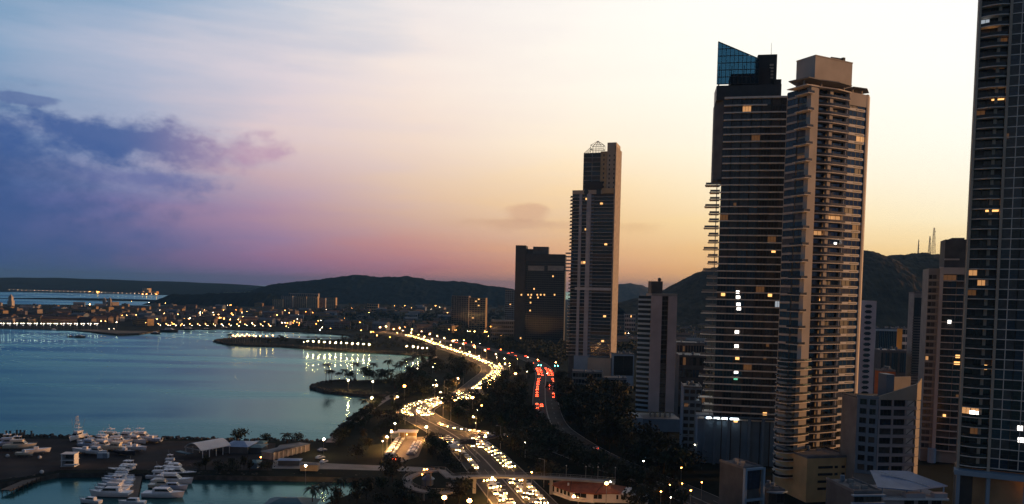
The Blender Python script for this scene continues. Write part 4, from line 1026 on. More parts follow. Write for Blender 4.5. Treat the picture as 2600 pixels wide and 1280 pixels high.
# ---------------------------------------------------------------- masts on the hill
def mast(px, pyt, pyb, D, w, m, label):
    p = PD(px, pyb, D); h = PD(px, pyt, D).z-p.z
    t = thing('radio_mast', label, 'radio mast', (p.x,p.y,p.z-2)); b = MB(); h += 2; n = max(6, int(h/w/1.3))
    for k in range(n):
        z0, z1 = h*k/n, h*(k+1)/n; w0, w1 = w*(1-.75*k/n), w*(1-.75*(k+1)/n); c = ((-1,-1),(1,-1),(1,1),(-1,1))
        for i in range(4):
            a, d = c[i], c[(i+1)%4]
            b.tube((a[0]*w0,a[1]*w0,z0),(a[0]*w1,a[1]*w1,z1),.32,n=4,cap=False)
            b.tube((a[0]*w0,a[1]*w0,z0),(d[0]*w1,d[1]*w1,z1),.2,n=3,cap=False)
            b.tube((a[0]*w0,a[1]*w0,z0),(d[0]*w0,d[1]*w0,z0),.2,n=3,cap=False)
    part('lattice', b.mesh('lattice', M[m]), t)
    for k in range(7): 
        z = h*(.2+.11*k); part('dish', cached(('dish',m), lambda: MB().tube((0,-.4,0),(0,.4,0),1.1,n=8).mesh('dish', M[m])), t, ((-1)**k*w*(1-.6*z/h), -w*.5, z))
mast(2369,578,650,2000,4.2,'redmast','tall red lattice radio mast on the crest of the hill')
mast(2359,600,650,2010,2.6,'steel','shorter pale radio mast just left of the tall red one')
mast(2331,608,646,2020,1.2,'steel','thin leftmost radio mast on the crest of the hill')

# ---------------------------------------------------------------- lamps
def lamp_proto(h, r, m, arm=0., pr=.10, globe=True):
    key = ('lamp', h, r, m, arm)
    def mk():
        b = MB(); b.tube((0,0,0),(0,0,h),pr*1.3,pr*.8,n=5)
        if arm: b.tube((0,0,h),(arm,0,h+.35),pr*.7,pr*.6,n=4)
        post = b.mesh('post', M['steel'])
        g = MB(); g.ball((arm,0,h+(.35 if arm else r*.8)-(.15 if arm else 0)), r, n=8, k=6, sz=.8); return post, g.mesh('lamp_head', M[m])
    return cached(key, mk)
def lamp_mass(name, lst, label):
    b = MB()
    for px, py, h, r, m in lst:
        p = G(px, py, LAND+h); b.tube((p.x,p.y,LAND),(p.x,p.y,LAND+h),.12,.08,n=4,cap=False); b.ball((p.x,p.y,LAND+h+r*.8), r, 1+('lampo','lamp','lampw','lampfar','lamppale').index(m), n=7, k=5)
    tag(part(name, b.mesh(name, [M['steel'],M['lampo'],M['lamp'],M['lampw'],M['lampfar'],M['lamppale']])), label, 'lights', None, 'stuff')
LOWL, CAUS, TOWNL = [], [], []
def lamp(px, py, h, r, m, label, group, z=None, arm=0., rz=0., pos=None, glow=False):
    p = G(px, py, LAND+h) if pos is None else Vector(pos)
    if m == 'addedglow': m, glow = 'lamp', True
    post, hd = lamp_proto(h, r, m, arm)
    t = thing('street_lamp', label, 'street lamp', (p.x,p.y,LAND if z is None else z), rz, group)
    part('post', post, t); part('lamp_head', hd, t)
    if glow:  # added bright disc under the hood that makes the road and car park glow
        rf = cached(('hood', h, arm), lambda: MB().tube((arm,0,h+.62),(arm,0,h+.86),.55,.2,n=8).mesh('hood', M['steel']))
        dn = cached(('down', h, arm), lambda: MB().add([(arm,0,h-.25)]+[(arm+.42*math.cos(q),.42*math.sin(q),h-.25) for q in [2*math.pi*i/8 for i in range(8)]], [(0,1+(i+1)%8,1+i) for i in range(8)]).mesh('added_glow_disc', M['addedglow']))
        part('hood', rf, t); part('added_glow_disc', dn, t)
    return t
# paired white lamps of the seawall road, far left
x = 3.0; k = 0
while x < 250:
    if not 178 < x < 186:
        for o in (0, 6.2): lamp(x+o, 822+x*.003, 9, .55, 'lamprow', 'white double lamp of the bright row on the far left sea road', 'white lamps of the far sea road')
        LOWL.append((x+5, 826+x*.003, 3, .25, 'lamppale'))
    x += 17.0
for i in range(15): lamp(402+20*i, 823+i*.08, 9, .5, 'lamprowo', 'warm lamp of the row along the old town waterfront', 'lamps of the old town waterfront'); 
for i in range(15): LOWL.append((404+20*i+3, 826.5+i*.08, 5, .32, 'lampw'))
for i, (a, c) in enumerate(((592,853),(598,855),(603,851),(609,854),(615,851),(621,854),(627,850),(633,853),(644,853),(650,854),(661,854),(677,854),(693,853))):
    lamp(a, c, 8, .6, 'lamp', 'bright lamp in the cluster on the tip of the spit', 'lamp cluster on the tip of the spit')
for i in range(12): lamp(781+14.2*i, 867+i*.75, 8, .5, 'lampshore', 'warm lamp of the even row along the middle of the spit', 'lamps along the spit')
lamp(771, 869, 4, .3, 'lampw', 'small bluish white lamp at the left end of the spit row', None)
for i, (a, c) in enumerate(((1033,880),(1049,881),(1061,882),(1073,884),(1085,885),(1094,885))): lamp(a, c, 8, .45, 'lampshore', 'warm lamp of the short row where the spit meets the shore', 'lamps at the root of the spit')
for i in range(37):
    a = 3+10.6*i; CAUS.append((a, 735+a*.0305, 8, .8 if i % 4 else 1.1, 'lampfar'))
for a, c, r in ((224,740,1.4),(228,741,1.5),(232,741,1.4),(247,742,2.0),(251,742,1.6),(362,748,1.5),(372,748,1.8),(397,748,1.5),(440,749,1.8),(444,748,1.8),(452,749,1.0),(472,749,.9)):
    lamp(a, c, 6, r, 'lampo' if r > 1.2 else 'lampfar', 'orange light among the buildings of the far causeway', 'orange lights of the far causeway')
CITY = [(228,774,2),(334,766,1),(378,769,1),(420,770,1),(279,803,1),(285,804,1),(322,801,1),(346,800,1),(361,800,1),(257,816,1),(296,819,1),(399,811,1),(408,809,0),(277,835,0),(289,835,0),(406,788,0),(417,796,1),(452,799,1),(473,796,1),(489,792,0),(497,793,0),(584,775,1),(588,775,1),(577,776,0),(508,801,0),(541,794,1),(558,807,1),(569,809,1),(588,796,1),(591,800,1),(605,812,1),(634,805,1),(677,808,1),(652,812,0),
 (561,807,0),(652,816,0),(675,810,1),(716,820,1),(724,820,1),(730,821,1),(727,829,1),(733,832,0),(744,812,0),(754,819,0),(759,826,0),(808,815,1),(818,832,1),(839,834,0),(914,819,1),(917,839,1),(942,844,2),(948,843,1),(957,852,1),(1009,845,1),(990,857,1),(941,760,0),(933,760,0),(1002,762,0),(1001,777,1),(1028,777,1),(1058,778,1),(1072,782,0),(1106,777,2),(943,803,0),(1176,756,0),(1202,815,0),(1140,837,1),(1155,839,0),(1193,842,1),(1205,843,2),(1231,843,2),(1236,843,1),(1240,854,1),(1155,864,0),(1161,864,0),(1178,865,1),(1197,869,0),(1218,873,0),(1146,910,0),(1104,924,0),(1099,933,0),(1106,966,0),(1100,979,0),(1060,936,0),
 (1272,887,0),(1268,925,1),(1261,908,0),(1294,923,0),(1294,929,0),(1314,912,0),(1340,908,0),(1340,930,0),(1338,944,0),(1309,951,2),(1365,914,1),(1367,898,0),(1411,921,1),(1347,883,0),(1307,978,0),(1274,989,1),(1223,1031,1),(1212,1042,0),(1295,1025,0),(1337,1089,0),(1272,853,1),(1389,949,0),(1400,970,0),(1560,850,1),(1565,860,0),(1596,847,1),(1583,782,0),(1592,783,0),(1600,785,0),(1605,784,0),(1722,810,0),(1728,812,0),(1738,816,0),(2250,893,1),(2258,894,1),(2266,894,0),(2280,893,2),(2290,894,1),(2330,927,1)]
rg = random.Random(8)
for a, c, s in CITY:
    far = c < 830
    m = rg.choice(('lamp','lamp','lampo','lampw')) if not (s == 0 and rg.random() < .4) else 'lampw'
    h = 9 if s else 6
    zone = 'in the old town streets across the bay' if a < 900 and c < 838 else ('among the city blocks behind the far end of the avenue' if c < 900 and a < 1500 else ('in the dark park beside the avenues' if a < 1450 else 'in the streets below the hill'))
    size = ('faint', 'warm', 'dazzling')[s]
    lamp(a, c, h, (.26,.44,.95)[s]*(1.25 if far else .9), m, size+' street lamp '+zone, size+' lamps '+zone)
rg = random.Random(55)
for _ in range(95):
    a = rg.gauss(590, 150) if rg.random() < .7 else rg.uniform(700, 1260)
    if not 240 < a < 1270: continue
    c = rg.uniform(786, 828) if a < 800 else rg.uniform(775, 850)
    big = rg.random() < .25
    TOWNL.append((a, c, rg.choice((5,7,9)), .5 if big else rg.choice((.26,.32,.38)), rg.choice(('lampo','lampo','lamp','lamp','lampw'))))
for a, c, r, m, lab in ((1128,1268,.75,'lamp','dazzling floodlight at the bottom edge below the ring ramp'),(1192,1276,.75,'lamp','dazzling floodlight at the bottom edge right of the ring ramp'),(1540,1231,.62,'lamp','dazzling lamp standing over the red roofed restaurant'),(1077,1194,.34,'lampo','left lamp of the orange pair above the ring ramp'),(1084,1193,.30,'lampo','right lamp of the orange pair above the ring ramp'),(1072,1206,.24,'lampo','small lamp just under the orange pair'),(1350,1201,.34,'lampo','orange lamp at the left foot of the long footbridge'),(1334,1124,.2,'lampw','small lamp beside the pale side street'),(1634,1172,.30,'lampw','lone white lamp in the dark trees below the slab block'),(1730,1189,.24,'lampo','dim orange lamp at the foot of the glass tower'),(1678,1250,.26,'lampo','left lamp of the orange group on the lower right street'),(1701,1232,.18,'lampo','small upper lamp of the orange group on the lower right street'),(1732,1229,.22,'lampo','second upper lamp of the orange group on the lower right street'),(1754,1247,.28,'lampo','middle lamp of the orange group on the lower right street'),(1782,1226,.22,'lampo','third upper lamp of the orange group on the lower right street'),(1830,1248,.32,'lampo','right lamp of the orange group on the lower right street'),(1703,1264,.18,'lampw','lowest small lamp of the group on the lower right street'),(822,1117,.42,'lampshore','warm lamp where the quay meets the bay'),(776,1185,.40,'lampshore','white lamp beside the low huts on the marina bank'),(944,1012,.5,'lampshore','bright lamp on the seafront walk below the palm point'),(884,967,.5,'lampshore','left lamp under the palms of the point'),(947,970,.36,'lampshore','right lamp under the palms of the point'),(994,1095,.36,'addedglow','tallest lamp left of the car park'),(983,1109,.30,'addedglow','second lamp left of the car park'),(972,1121,.22,'lampw','lowest lamp left of the car park'),(1003,1077,.40,'lampw','lamp beneath the spreading tree above the car park'),(1083,1084,.42,'addedglow','lamp at the upper right corner of the car park'),(1029,1047,.34,'lampo','orange lamp left of the avenue bend'),(1866,1257,.42,'lampw','white globe lamp at the foot of the framed house'),(2188,1230,.34,'lamp','warm lamp on the roof terrace left of the villa'),(1764,1130,.2,'lampw','small pale lamp on the dark block beside the glass tower'),(1200,1012,.7,'lamp','big warm lamp at the lower end of the far bend'),(1027,983,.9,'lampo','wide orange lamp in the park behind the palm point'),(1550,1225,.28,'lampw','small white lamp right of the restaurant floodlight')):
    lamp(a, c, 7 if r < .6 else 9, r, m, lab, None)
lamp_mass('low_lamps', LOWL, 'small pale low lamps strung along the far shore below the bright rows')
lamp_mass('causeway_lights', CAUS, 'even row of tiny lamps along the far causeway')
lamp_mass('town_lights', TOWNL, 'scattered small warm lamps among the old town roofs')
# plain tall lamp standards along the coastal avenue (unlit heads)
def dead_lamp(p, rz, lab, grp):
    me = cached(('dead',), lambda: MB().tube((0,0,0),(0,0,11),.14,.08,n=5).tube((0,0,11),(1.8,0,11.5),.07,n=4).mesh('post', M['steel']))
    hd = cached(('deadh',), lambda: MB().box(1.5,-.2,11.42,2.4,.2,11.6).mesh('lamp_head', M['concrete']))
    t = thing('lamp_standard', lab, 'lamp post', p, rz, grp); part('post', me, t); part('lamp_head', hd, t)
cl, nor, tan = mcl
acc = 0
for i in range(1, len(cl)):
    acc += (cl[i]-cl[i-1]).length
    if acc > 34 and 250 < cl[i].y < 900:
        acc = 0; s = 1 if (i//6) % 2 else -1; q = cl[i]+nor[i]*s*13.2
        dead_lamp((q.x,q.y,LAND+.05), math.atan2(-nor[i].y*s, -nor[i].x*s), 'slim unlit lamp standard on the edge of the coastal avenue', 'lamp standards of the coastal avenue')
# added lamps over the bends that make the road glow
for i in range(0, len(cl), 4):
    s = 1 if (i//4) % 2 else -1; q = cl[i]+nor[i]*s*12.8; y = cl[i].y
    if 400 < y < 600 or y > 700 or y < 300:
        lamp(0, 0, 9, .26 if y < 700 else .34, 'addedglow', 'added warm lamp leaning over the coastal avenue to brighten it', 'added warm lamps of the coastal avenue', pos=(q.x,q.y,0), arm=1.6, rz=math.atan2(-nor[i].y*s, -nor[i].x*s))
# ---------------------------------------------------------------- vegetation
def crown_mesh(seed, r, h, m, nclump=20, nleaf=22, ls=.95):
    rg = random.Random(seed); b = MB(); cl_ = []
    for _ in range(nclump):
        while True:
            v = Vector((rg.uniform(-1,1), rg.uniform(-1,1), rg.uniform(-1,1)))
            if .35 < v.length < 1: break
        cl_.append(Vector((v.x*r, v.y*r, v.z*h)))
    for c in cl_:
        s = rg.uniform(.22,.38)*r
        for _ in range(nleaf):
            p = c+Vector((rg.gauss(0,s), rg.gauss(0,s), rg.gauss(0,s*.7)))
            n = Vector((rg.gauss(0,1), rg.gauss(0,1), rg.gauss(.5,1))).normalized(); u = n.orthogonal().normalized()*ls*rg.uniform(.5,1.1); w = n.cross(u)*rg.uniform(.5,1)
            b.add([p-u-w*.3, p+w*.6, p+u-w*.2, p-w*.7], [(0,1,2,3)])
    return b.mesh('crown', M[m])
def trunk_mesh(seed, h, r):
    rg = random.Random(seed); b = MB(); b.tube((0,0,-.3),(.2,.1,h*.55),r,r*.7,n=6,cap=False)
    for i in range(4):
        a = i*1.6+rg.random(); b.tube((.2,.1,h*.5),(math.cos(a)*h*.28, math.sin(a)*h*.28, h*(.8+.1*rg.random())),r*.55,r*.2,n=4,cap=False)
    return b.mesh('trunk', M['bark'])
TREES = []
for i, (r, h, m, lab) in enumerate(((4.6,3.4,'leafa','dark rounded tree'),(5.6,3.6,'leafb','broad olive tree'),(3.8,3.8,'leafc','compact green tree'),(6.6,3.0,'leafa','wide spreading dark tree'),(3.2,4.6,'leafb','tall narrow olive tree'))):
    z = h+2.6; TREES.append((crown_mesh(100+i,r,h,m), trunk_mesh(i,z+h*.4,.32), z, lab))
rd = [(p.x,p.y) for p in mcl[0]]; rd2 = [(p.x,p.y) for c_ in (r1,r2,r3) for p in c_[0]]; RDA = np.array([(p.x,p.y) for p in acl[0]]); rd3 = [(p.x,p.y) for c_ in (r4,r5) for p in c_[0]]
RD, RD2, RD3 = np.array(rd), np.array(rd2), np.array(rd3)
LOT = [G(*p) for p in lotpx]
def inside(p, poly):
    r = False; n = len(poly); j = n-1
    for i in range(n):
        a, b = poly[i], poly[j]
        if (a[1] > p[1]) != (b[1] > p[1]) and p[0] < (b[0]-a[0])*(p[1]-a[1])/(b[1]-a[1])+a[0]: r = not r
        j = i
    return r
LANDXY = [(p.x,p.y) for p in land]
def free(p, m=15.5):
    d = lambda A: np.min(np.hypot(A[:,0]-p.x, A[:,1]-p.y))
    if d(RD) < m or d(RDA) < m-3.5 or d(RD2) < m-8.5 or d(RD3) < 4: return False
    if inside((p.x,p.y), LOT): return False
    for q in LOT:
        if math.hypot(q.x-p.x, q.y-p.y) < 7: return False
    return inside((p.x,p.y), LANDXY)
tc_ = []
def tree(p, k, s, where, group):
    c_, t_, z, lab = TREES[k]
    t = thing('tree', lab+' '+where, 'tree', p, random.random()*6.28, group+', '+lab); t.scale = (s,s,s*random.uniform(.9,1.15))
    part('trunk', t_, t); part('crown', c_, t, (0,0,z)); tc_.append(p); return t
NOBUILD = [[(985,1080),(1092,1080),(1092,1200),(985,1200)],[(1022,1203),(1190,1203),(1190,1262),(1022,1262)],([(1395,1215),(1605,1215),(1605,1290),(1395,1290)]),([(1445,940),(1620,940),(1620,1000),(1445,1000)])]
def in_px(px, py, R_): return any(a[0][0] < px < a[1][0] and a[0][1] < py < a[2][1] for a in R_)
def woods(n, poly, label, gap=9, s0=.7, s1=1.2, margin=13, name='woods'):
    rg = random.Random(int(poly[0][0]*5+poly[0][1])); xs = [p[0] for p in poly]; ys = [p[1] for p in poly]; b = MB(); c_ = 0; mine = []
    for _ in range(n*10):
        px, py = rg.uniform(min(xs),max(xs)), rg.uniform(min(ys),max(ys))
        if not inside((px,py), poly) or in_px(px, py, NOBUILD): continue
        p = G(px, py)
        if not free(p, margin) or any(math.hypot(p.x-q.x,p.y-q.y) < gap for q in mine): continue
        s = rg.uniform(s0,s1); mine.append(p); c_ += 1
        b.tube((p.x,p.y,LAND-.2),(p.x,p.y,LAND+4*s),.3*s,.2*s,n=4,cap=False)
        for _ in range(9):
            c = Vector((p.x+rg.gauss(0,2.2)*s, p.y+rg.gauss(0,2.2)*s, LAND+(5+rg.gauss(0,1.7))*s))
            for _ in range(8):
                q = c+Vector((rg.gauss(0,1.1), rg.gauss(0,1.1), rg.gauss(0,.8)))*s
                u = Vector((rg.gauss(0,1),rg.gauss(0,1),rg.gauss(0,1))).normalized()*1.2*s; w = u.orthogonal().normalized()*.9*s
                b.add([q-u,q+w,q+u,q-w],[(0,1,2,3)])
        if c_ >= n: break
    o = part(name, b.mesh(name, M['leafa'])); tag(o, label, 'woods', None, 'stuff')
def forest(n, poly, where, group, gap=7.0, kinds=(0,1,2,3,4), s0=.7, s1=1.2, margin=15.5):
    rg = random.Random(int(poly[0][0]*3+poly[0][1])); xs = [p[0] for p in poly]; ys = [p[1] for p in poly]; c_ = 0
    for _ in range(n*14):
        px, py = rg.uniform(min(xs),max(xs)), rg.uniform(min(ys),max(ys))
        if not inside((px,py), poly) or in_px(px, py, NOBUILD): continue
        p = G(px, py)
        if not free(p, margin) or any(math.hypot(p.x-q.x,p.y-q.y) < gap for q in tc_): continue
        tree(p, rg.choice(kinds), rg.uniform(s0,s1), where, group); c_ += 1
        if c_ >= n: break
forest(46, [(1075,905),(1230,935),(1215,990),(1130,1008),(1060,1010),(1010,1000),(1010,975)], 'in the park between the bay and the avenue bend', 'trees of the park by the bay', 8, s0=.6, s1=.95)
forest(60, [(1180,1020),(1270,935),(1365,930),(1365,1090),(1420,1150),(1340,1200),(1300,1190),(1240,1130),(1170,1080),(1120,1050)], 'in the dark park between the two avenues', 'trees between the two avenues', 8)
forest(92, [(1400,955),(1450,985),(1590,1000),(1590,1140),(1760,1190),(1700,1235),(1620,1230),(1500,1190),(1400,1120),(1400,1040)], 'in the dark blocks right of the city avenue', 'trees right of the city avenue', 7, s0=.8, s1=1.4, margin=14)
forest(22, [(850,1115),(960,1020),(1040,1000),(1040,1060),(1000,1100),(960,1160),(870,1170)], 'on the bank between the bay and the car park', 'trees on the bank by the car park', 9, s0=.35, s1=.62)
forest(20, [(1070,1130),(1120,1110),(1180,1150),(1230,1205),(1130,1205),(1060,1180)], 'on the verge left of the coastal avenue', 'trees left of the coastal avenue', 7, s0=.45, s1=.8)
forest(34, [(960,1200),(1230,1225),(1260,1290),(830,1300),(950,1235)], 'around the ring ramp at the bottom edge', 'trees around the ring ramp', 8, s0=.5, s1=.85)
forest(26, [(1350,1290),(1320,1235),(1390,1215),(1390,1290),(1620,1290),(1610,1210),(1740,1270),(1730,1290)], 'around the red roofed restaurant', 'trees around the restaurant', 7, s0=.6, s1=1.0, margin=13)
woods(60, [(900,856),(1060,866),(1100,895),(1010,893),(860,885),(720,874),(640,868),(640,861),(720,861),(860,866)], 'low dark trees covering the long spit', 9, .5, .85, 10)
woods(80, [(1230,890),(1290,860),(1440,880),(1440,935),(1370,920),(1310,898)], 'dark trees among the blocks beyond the city avenue', 10, .8, 1.3)
woods(60, [(1100,840),(1250,850),(1230,880),(1140,862)], 'dark trees along the far end of the avenues', 11, .8, 1.2)
woods(140, [(420,836),(560,835),(800,845),(1000,838),(1240,845),(1280,825),(1000,800),(600,815)], 'dark trees between the old town houses', 14, .7, 1.3)
woods(60, [(1720,1010),(1800,1010),(1790,880),(1715,890),(1560,870),(1560,890),(1700,930)], 'dark trees in the gap left of the glass tower', 9, .9, 1.5)
forest(14, [(500,1188),(690,1190),(690,1200),(500,1200)], 'on the marina bank', 'trees on the marina bank', 5, s0=.3, s1=.5, margin=3)
woods(50, [(2210,900),(2345,900),(2345,1010),(2300,1000),(2240,945)], 'dark trees behind the corner office', 9, .7, 1.2)
woods(500, [(760,800),(860,782),(1000,760),(1300,765),(1310,820),(1180,838),(1000,832),(850,800)], 'far dark trees filling the flats below the wooded hill', 20, .9, 1.5, 13)
woods(300, [(1540,860),(1800,860),(1800,780),(1560,775)], 'far dark trees on the flats below the city hill', 16, .9, 1.5, 13)
for a, c, s, lab in ((610,1126,.75,'dark bushy tree standing on the bay bank behind the blue roofs'),(674,1127,.5,'small dark tree on the bank left of the long white shed'),(757,1126,.5,'small round tree alone on the bay bank right of the long white shed'),(1003,1084,.9,'spreading lamp-lit tree above the car park'),(1002,985,1.15,'big dark tree at the root of the palm point'),(1010,1050,.7,'dark tree by the avenue bend')):
    t = tree(G(a,c), 3 if s > .8 else 0, s, '', 'x'); t['label'] = lab; del t['group']
def frond_crown(seed, n=17, L=4.3):
    rg = random.Random(seed); b = MB()
    for i in range(n):
        a = 2*math.pi*i/n+rg.uniform(-.15,.15); up = rg.uniform(.1,1.0); c_, s_ = math.cos(a), math.sin(a); pts = []
        for k in range(6):
            t = k/5; r = L*t*(.95-.12*t); z = up*L*.5*t-(.55+.3*(1-up))*L*t*t*.9; pts.append(Vector((c_*r,s_*r,z)))
        side = Vector((-s_,c_,0))
        for k in range(5):
            w0, w1 = .62*math.sin(math.pi*min(.98,.12+.8*k/5)), .62*math.sin(math.pi*min(.98,.12+.8*(k+1)/5))
            p, q = pts[k], pts[k+1]; dr = Vector((0,0,-.35))
            for s in (-1,1): b.add([p, q, q+side*s*w1+dr*w1, p+side*s*w0*.6+dr*w0], [(0,1,2,3)])
    b.ball((0,0,-.1),.35,n=6,k=4); return b.mesh('crown', M['frond'])
PALMS = [frond_crown(i) for i in range(3)]
def ptrunk(h, k): 
    def mk():
        b = MB(); pts = [Vector((.5*math.sin(t*1.4)*k,0,h*t)) for t in (0,.25,.5,.75,1)]
        for i in range(4): b.tube(pts[i]-Vector((0,0,.3 if i == 0 else 0)), pts[i+1], .24-.03*i, .21-.03*i, n=6, cap=False)
        return b.mesh('trunk', M['bark']), pts[-1]
    return cached(('ptr',h,k), mk)
def palm(px, py, h, label, group, s=1.0):
    tm, top = ptrunk(h, random.choice((-1,1,.4))); p = G(px, py)
    t = thing('palm_tree', label, 'palm tree', p, random.random()*6.28, group); t.scale = (s,)*3
    part('trunk', tm, t); part('crown', random.choice(PALMS), t, tuple(top)); tc_.append(p)
for i in range(17):
    u = i/16; palm(1008+98*u+random.uniform(-1,1), 961-57*u, 9 if i % 3 else 8, 'palm of the long row lining the seafront walk', 'palms of the seafront walk row', 1.35)
for a, c, h, s, lab in ((827,972,11,1.35,'tall palm at the left tip of the point'),(836,974,8,1.3,'shorter palm leaning beside the tall one at the tip of the point'),(842,973,8,1.2,'third palm in the clump at the tip of the point'),(861,967,6,1.1,'small palm in the middle of the left half of the point'),(874,966,7,1.25,'low bushy palm left of the lone tall palm on the point'),(902,966,10,1.4,'lone tall palm in the middle of the point'),(949,966,10,1.4,'tall palm right of the round tree on the point'),(986,966,11,1.5,'tallest palm at the right end of the point'),(994,967,7,1.3,'lower palm at the right end of the point'),(968,967,7,1.3,'short thick palm among the trees of the point'),
  (818,1272,6,1.0,'palm on the quay wall nearest the teal roof'),(866,1256,6,1.0,'palm standing on the marina quay above the water'),(793,1290,7,1.0,'palm cut by the bottom edge beside the teal roof'),(729,1125,4.5,1.0,'little palm on the bay bank'),(923,1040,5,1.2,'palm hanging over the seafront walk'),(1078,870,7,1.3,'palm at the root of the spit'),(583,866,6,1.5,'bushy palm at the tip of the spit'),(660,858,8,1.6,'first tall palm on the upper edge of the spit'),(674,858,8,1.6,'second tall palm on the upper edge of the spit'),(690,859,7,1.6,'third tall palm on the upper edge of the spit')):
    palm(a, c, h, lab, None, s)
for i, (a, c, k, s) in enumerate(((890,966,2,.9),(929,966,0,1.1),(938,967,2,.9),(958,968,3,.9),(975,967,0,1.0))):
    t = tree(G(a,c), k, s, '', 'x'); t['label'] = ['low dark bush left of the round tree on the palm point','round dark tree in the middle of the palm point','small tree just right of the round tree on the palm point','wide dark tree on the right half of the palm point','dark tree below the tallest palm of the point'][i]; del t['group']
for i in range(22):
    u = i/21+random.uniform(-.01,.01); p = G(840+118*u, 1120-96*u); p.x += random.uniform(1,4); t = tree(p, random.choice((0,2)), random.uniform(.35,.6), 'lining the seafront walk', 'trees of the seafront walk')

cl_, no_, ta_ = acl; last = None
for i in range(len(cl_)):
    if not 300 < cl_[i].y < 480: continue
    sgn = -1 if (cl_[i]-no_[i]).y < (cl_[i]+no_[i]).y else 1
    for off in (11.5, 17.5):
        p = cl_[i]+no_[i]*sgn*off; p.x += random.uniform(-1.5,1.5); p.z = LAND
        if any(math.hypot(p.x-q.x,p.y-q.y) < 6 for q in tc_) or np.min(np.hypot(RD[:,0]-p.x, RD[:,1]-p.y)) < 15 or np.min(np.hypot(RD2[:,0]-p.x, RD2[:,1]-p.y)) < 4.5: continue
        if np.min(np.hypot(RDA[:,0]-p.x, RDA[:,1]-p.y)) < 10.5: continue
        tree(p, random.choice((0,1,2)), random.uniform(.75,1.15), 'along the near kerb of the city avenue', 'trees along the city avenue kerb')
# ---------------------------------------------------------------- cars
def car_meshes(paint):
    def mk():
        prof = [(-2.15,.35),(2.1,.35),(2.15,.75),(1.9,.92),(1.0,1.0),(-1.75,1.05),(-2.15,.95)]
        b = MB(); b.loft([[(x,-.86,z) for x,z in prof],[(x,.86,z) for x,z in prof]])
        cab = [(-1.7,1.0),(.95,.98),(.25,1.46),(-1.15,1.48)]
        b.loft([[(x,-.70 if z > 1.2 else -.82,z) for x,z in cab],[(x,.70 if z > 1.2 else .82,z) for x,z in cab]])
        body = b.mesh('body', M[paint])
        g = MB(); w = [(-1.60,1.08),(.82,1.06),(.22,1.41),(-1.10,1.42)]
        g.loft([[(x,-.735 if z > 1.2 else -.83,z) for x,z in w],[(x,.735 if z > 1.2 else .83,z) for x,z in w]]); g.add([(1.0-.02,-.72,1.0),(1.0-.02,.72,1.0),(.30,.62,1.45),(.30,-.62,1.45)],[(0,1,2,3)])
        wheel = MB()
        for x in (-1.3,1.3):
            for y in (-.8,.62): wheel.tube((x,y,.33),(x,y+.18,.33),.33,n=10)
        return body, g.mesh('windows', M['boatglass']), wheel.mesh('wheels', M['tyre'])
    return cached(('car',paint), mk)
HL = MB().ball((0,0,0),.21,n=7,k=5,sz=.7).mesh('headlight', M['head'])
TL = MB().ball((0,0,0),.17,n=7,k=5,sz=.8).mesh('taillight', M['tail'])
PAINT = ['carwhite','carwhite','cargrey','carblack','carblue']
PN = {'carwhite':'white','cargrey':'grey','carblack':'black','carblue':'blue','carred':'red'}
def car(p, rz, paint, lights, label, group=None):
    bd, gl, wh = car_meshes(paint)
    t = thing('car', label, 'car', p, rz, group); part('body', bd, t); part('windows', gl, t); part('wheels', wh, t, kind='stuff')
    if lights == 'head':
        for y in (-.6,.6): part('headlight', HL, t, (2.15,y,.72))
    elif lights == 'tail':
        for y in (-.62,.62): part('taillight', TL, t, (-2.15,y,.85))
    return t
def traffic(rdata, y0, y1, offs, gap, toward, lights, where, group, seed, jit=.5, x0=None):
    cl, nor, tan = rdata; rg = random.Random(seed)
    for o in offs:
        acc = rg.uniform(0, gap)
        for i in range(1, len(cl)):
            L = (cl[i]-cl[i-1]).length; d = 0
            while acc < L:
                f = acc/L; q = cl[i-1].lerp(cl[i], f); nn = nor[i]; tt = tan[i]
                if y0 < q.y < y1 and (x0 is None or x0[0] < q.x < x0[1]):
                    w = q+nn*o
                    if toward: tt = tt if tt.y < 0 else -tt
                    else: tt = tt if tt.y > 0 else -tt
                    pt = rg.choice(PAINT)
                    car((w.x,w.y,LAND+.11), math.atan2(tt.y,tt.x), pt, lights, '%s car %s' % (PN[pt], where), group+', '+PN[pt])
                acc += gap*rg.uniform(1-jit*.4,1+jit)
            acc -= L
# the avenue's bends: traffic packed nose to tail, headlights on
traffic(mcl, 468, 578, (-7.5,1.9,5.5), 6.0, True, 'head', 'with headlights on in the queue round the near bend', 'cars queueing round the near bend', 1)
traffic(mcl, 600, 775, (1.9,5.5), 8.0, True, 'head', 'with headlights on in the queue round the far bend', 'cars queueing round the far bend', 2)
traffic(mcl, 800, 1230, (4,), 30, True, 'head', 'with headlights on along the far stretch of the avenue', 'cars on the far stretch of the avenue', 3)
traffic(mcl, 335, 385, (5.5,9.2), 5.8, True, 'head', 'with headlights on in the lanes above the footbridge', 'cars above the footbridge', 4)
traffic(mcl, 372, 405, (-8.8,-5.4), 6.0, True, 'head', 'with headlights on beside the overhead sign', 'cars beside the overhead sign', 5)
traffic(mcl, 262, 318, (-8,-4.5,1.5,5.0), 9, True, 'head', 'with headlights on in the lanes below the footbridge', 'cars below the footbridge', 6)
traffic(r1, 0, 2000, (1.6,), 6.2, True, 'head', 'with headlights on along the slip road', 'cars on the slip road', 7)
traffic(r2, 380, 2000, (-1.6,1.6), 5.8, True, 'head', 'with headlights on round the loop road', 'cars on the loop road', 8)
for y0, y1, offs in ((470,500,(-6,)),(505,535,(-3,-6)),(560,590,(-6,6)),(600,640,(-6,3,6)),(650,690,(-6,6)),(700,770,(-6,-3,3,6))):
    traffic(acl, y0, y1, offs, 7, False, 'tail', 'with red taillights on along the city avenue', 'cars driving away on the city avenue', int(y0), .9)
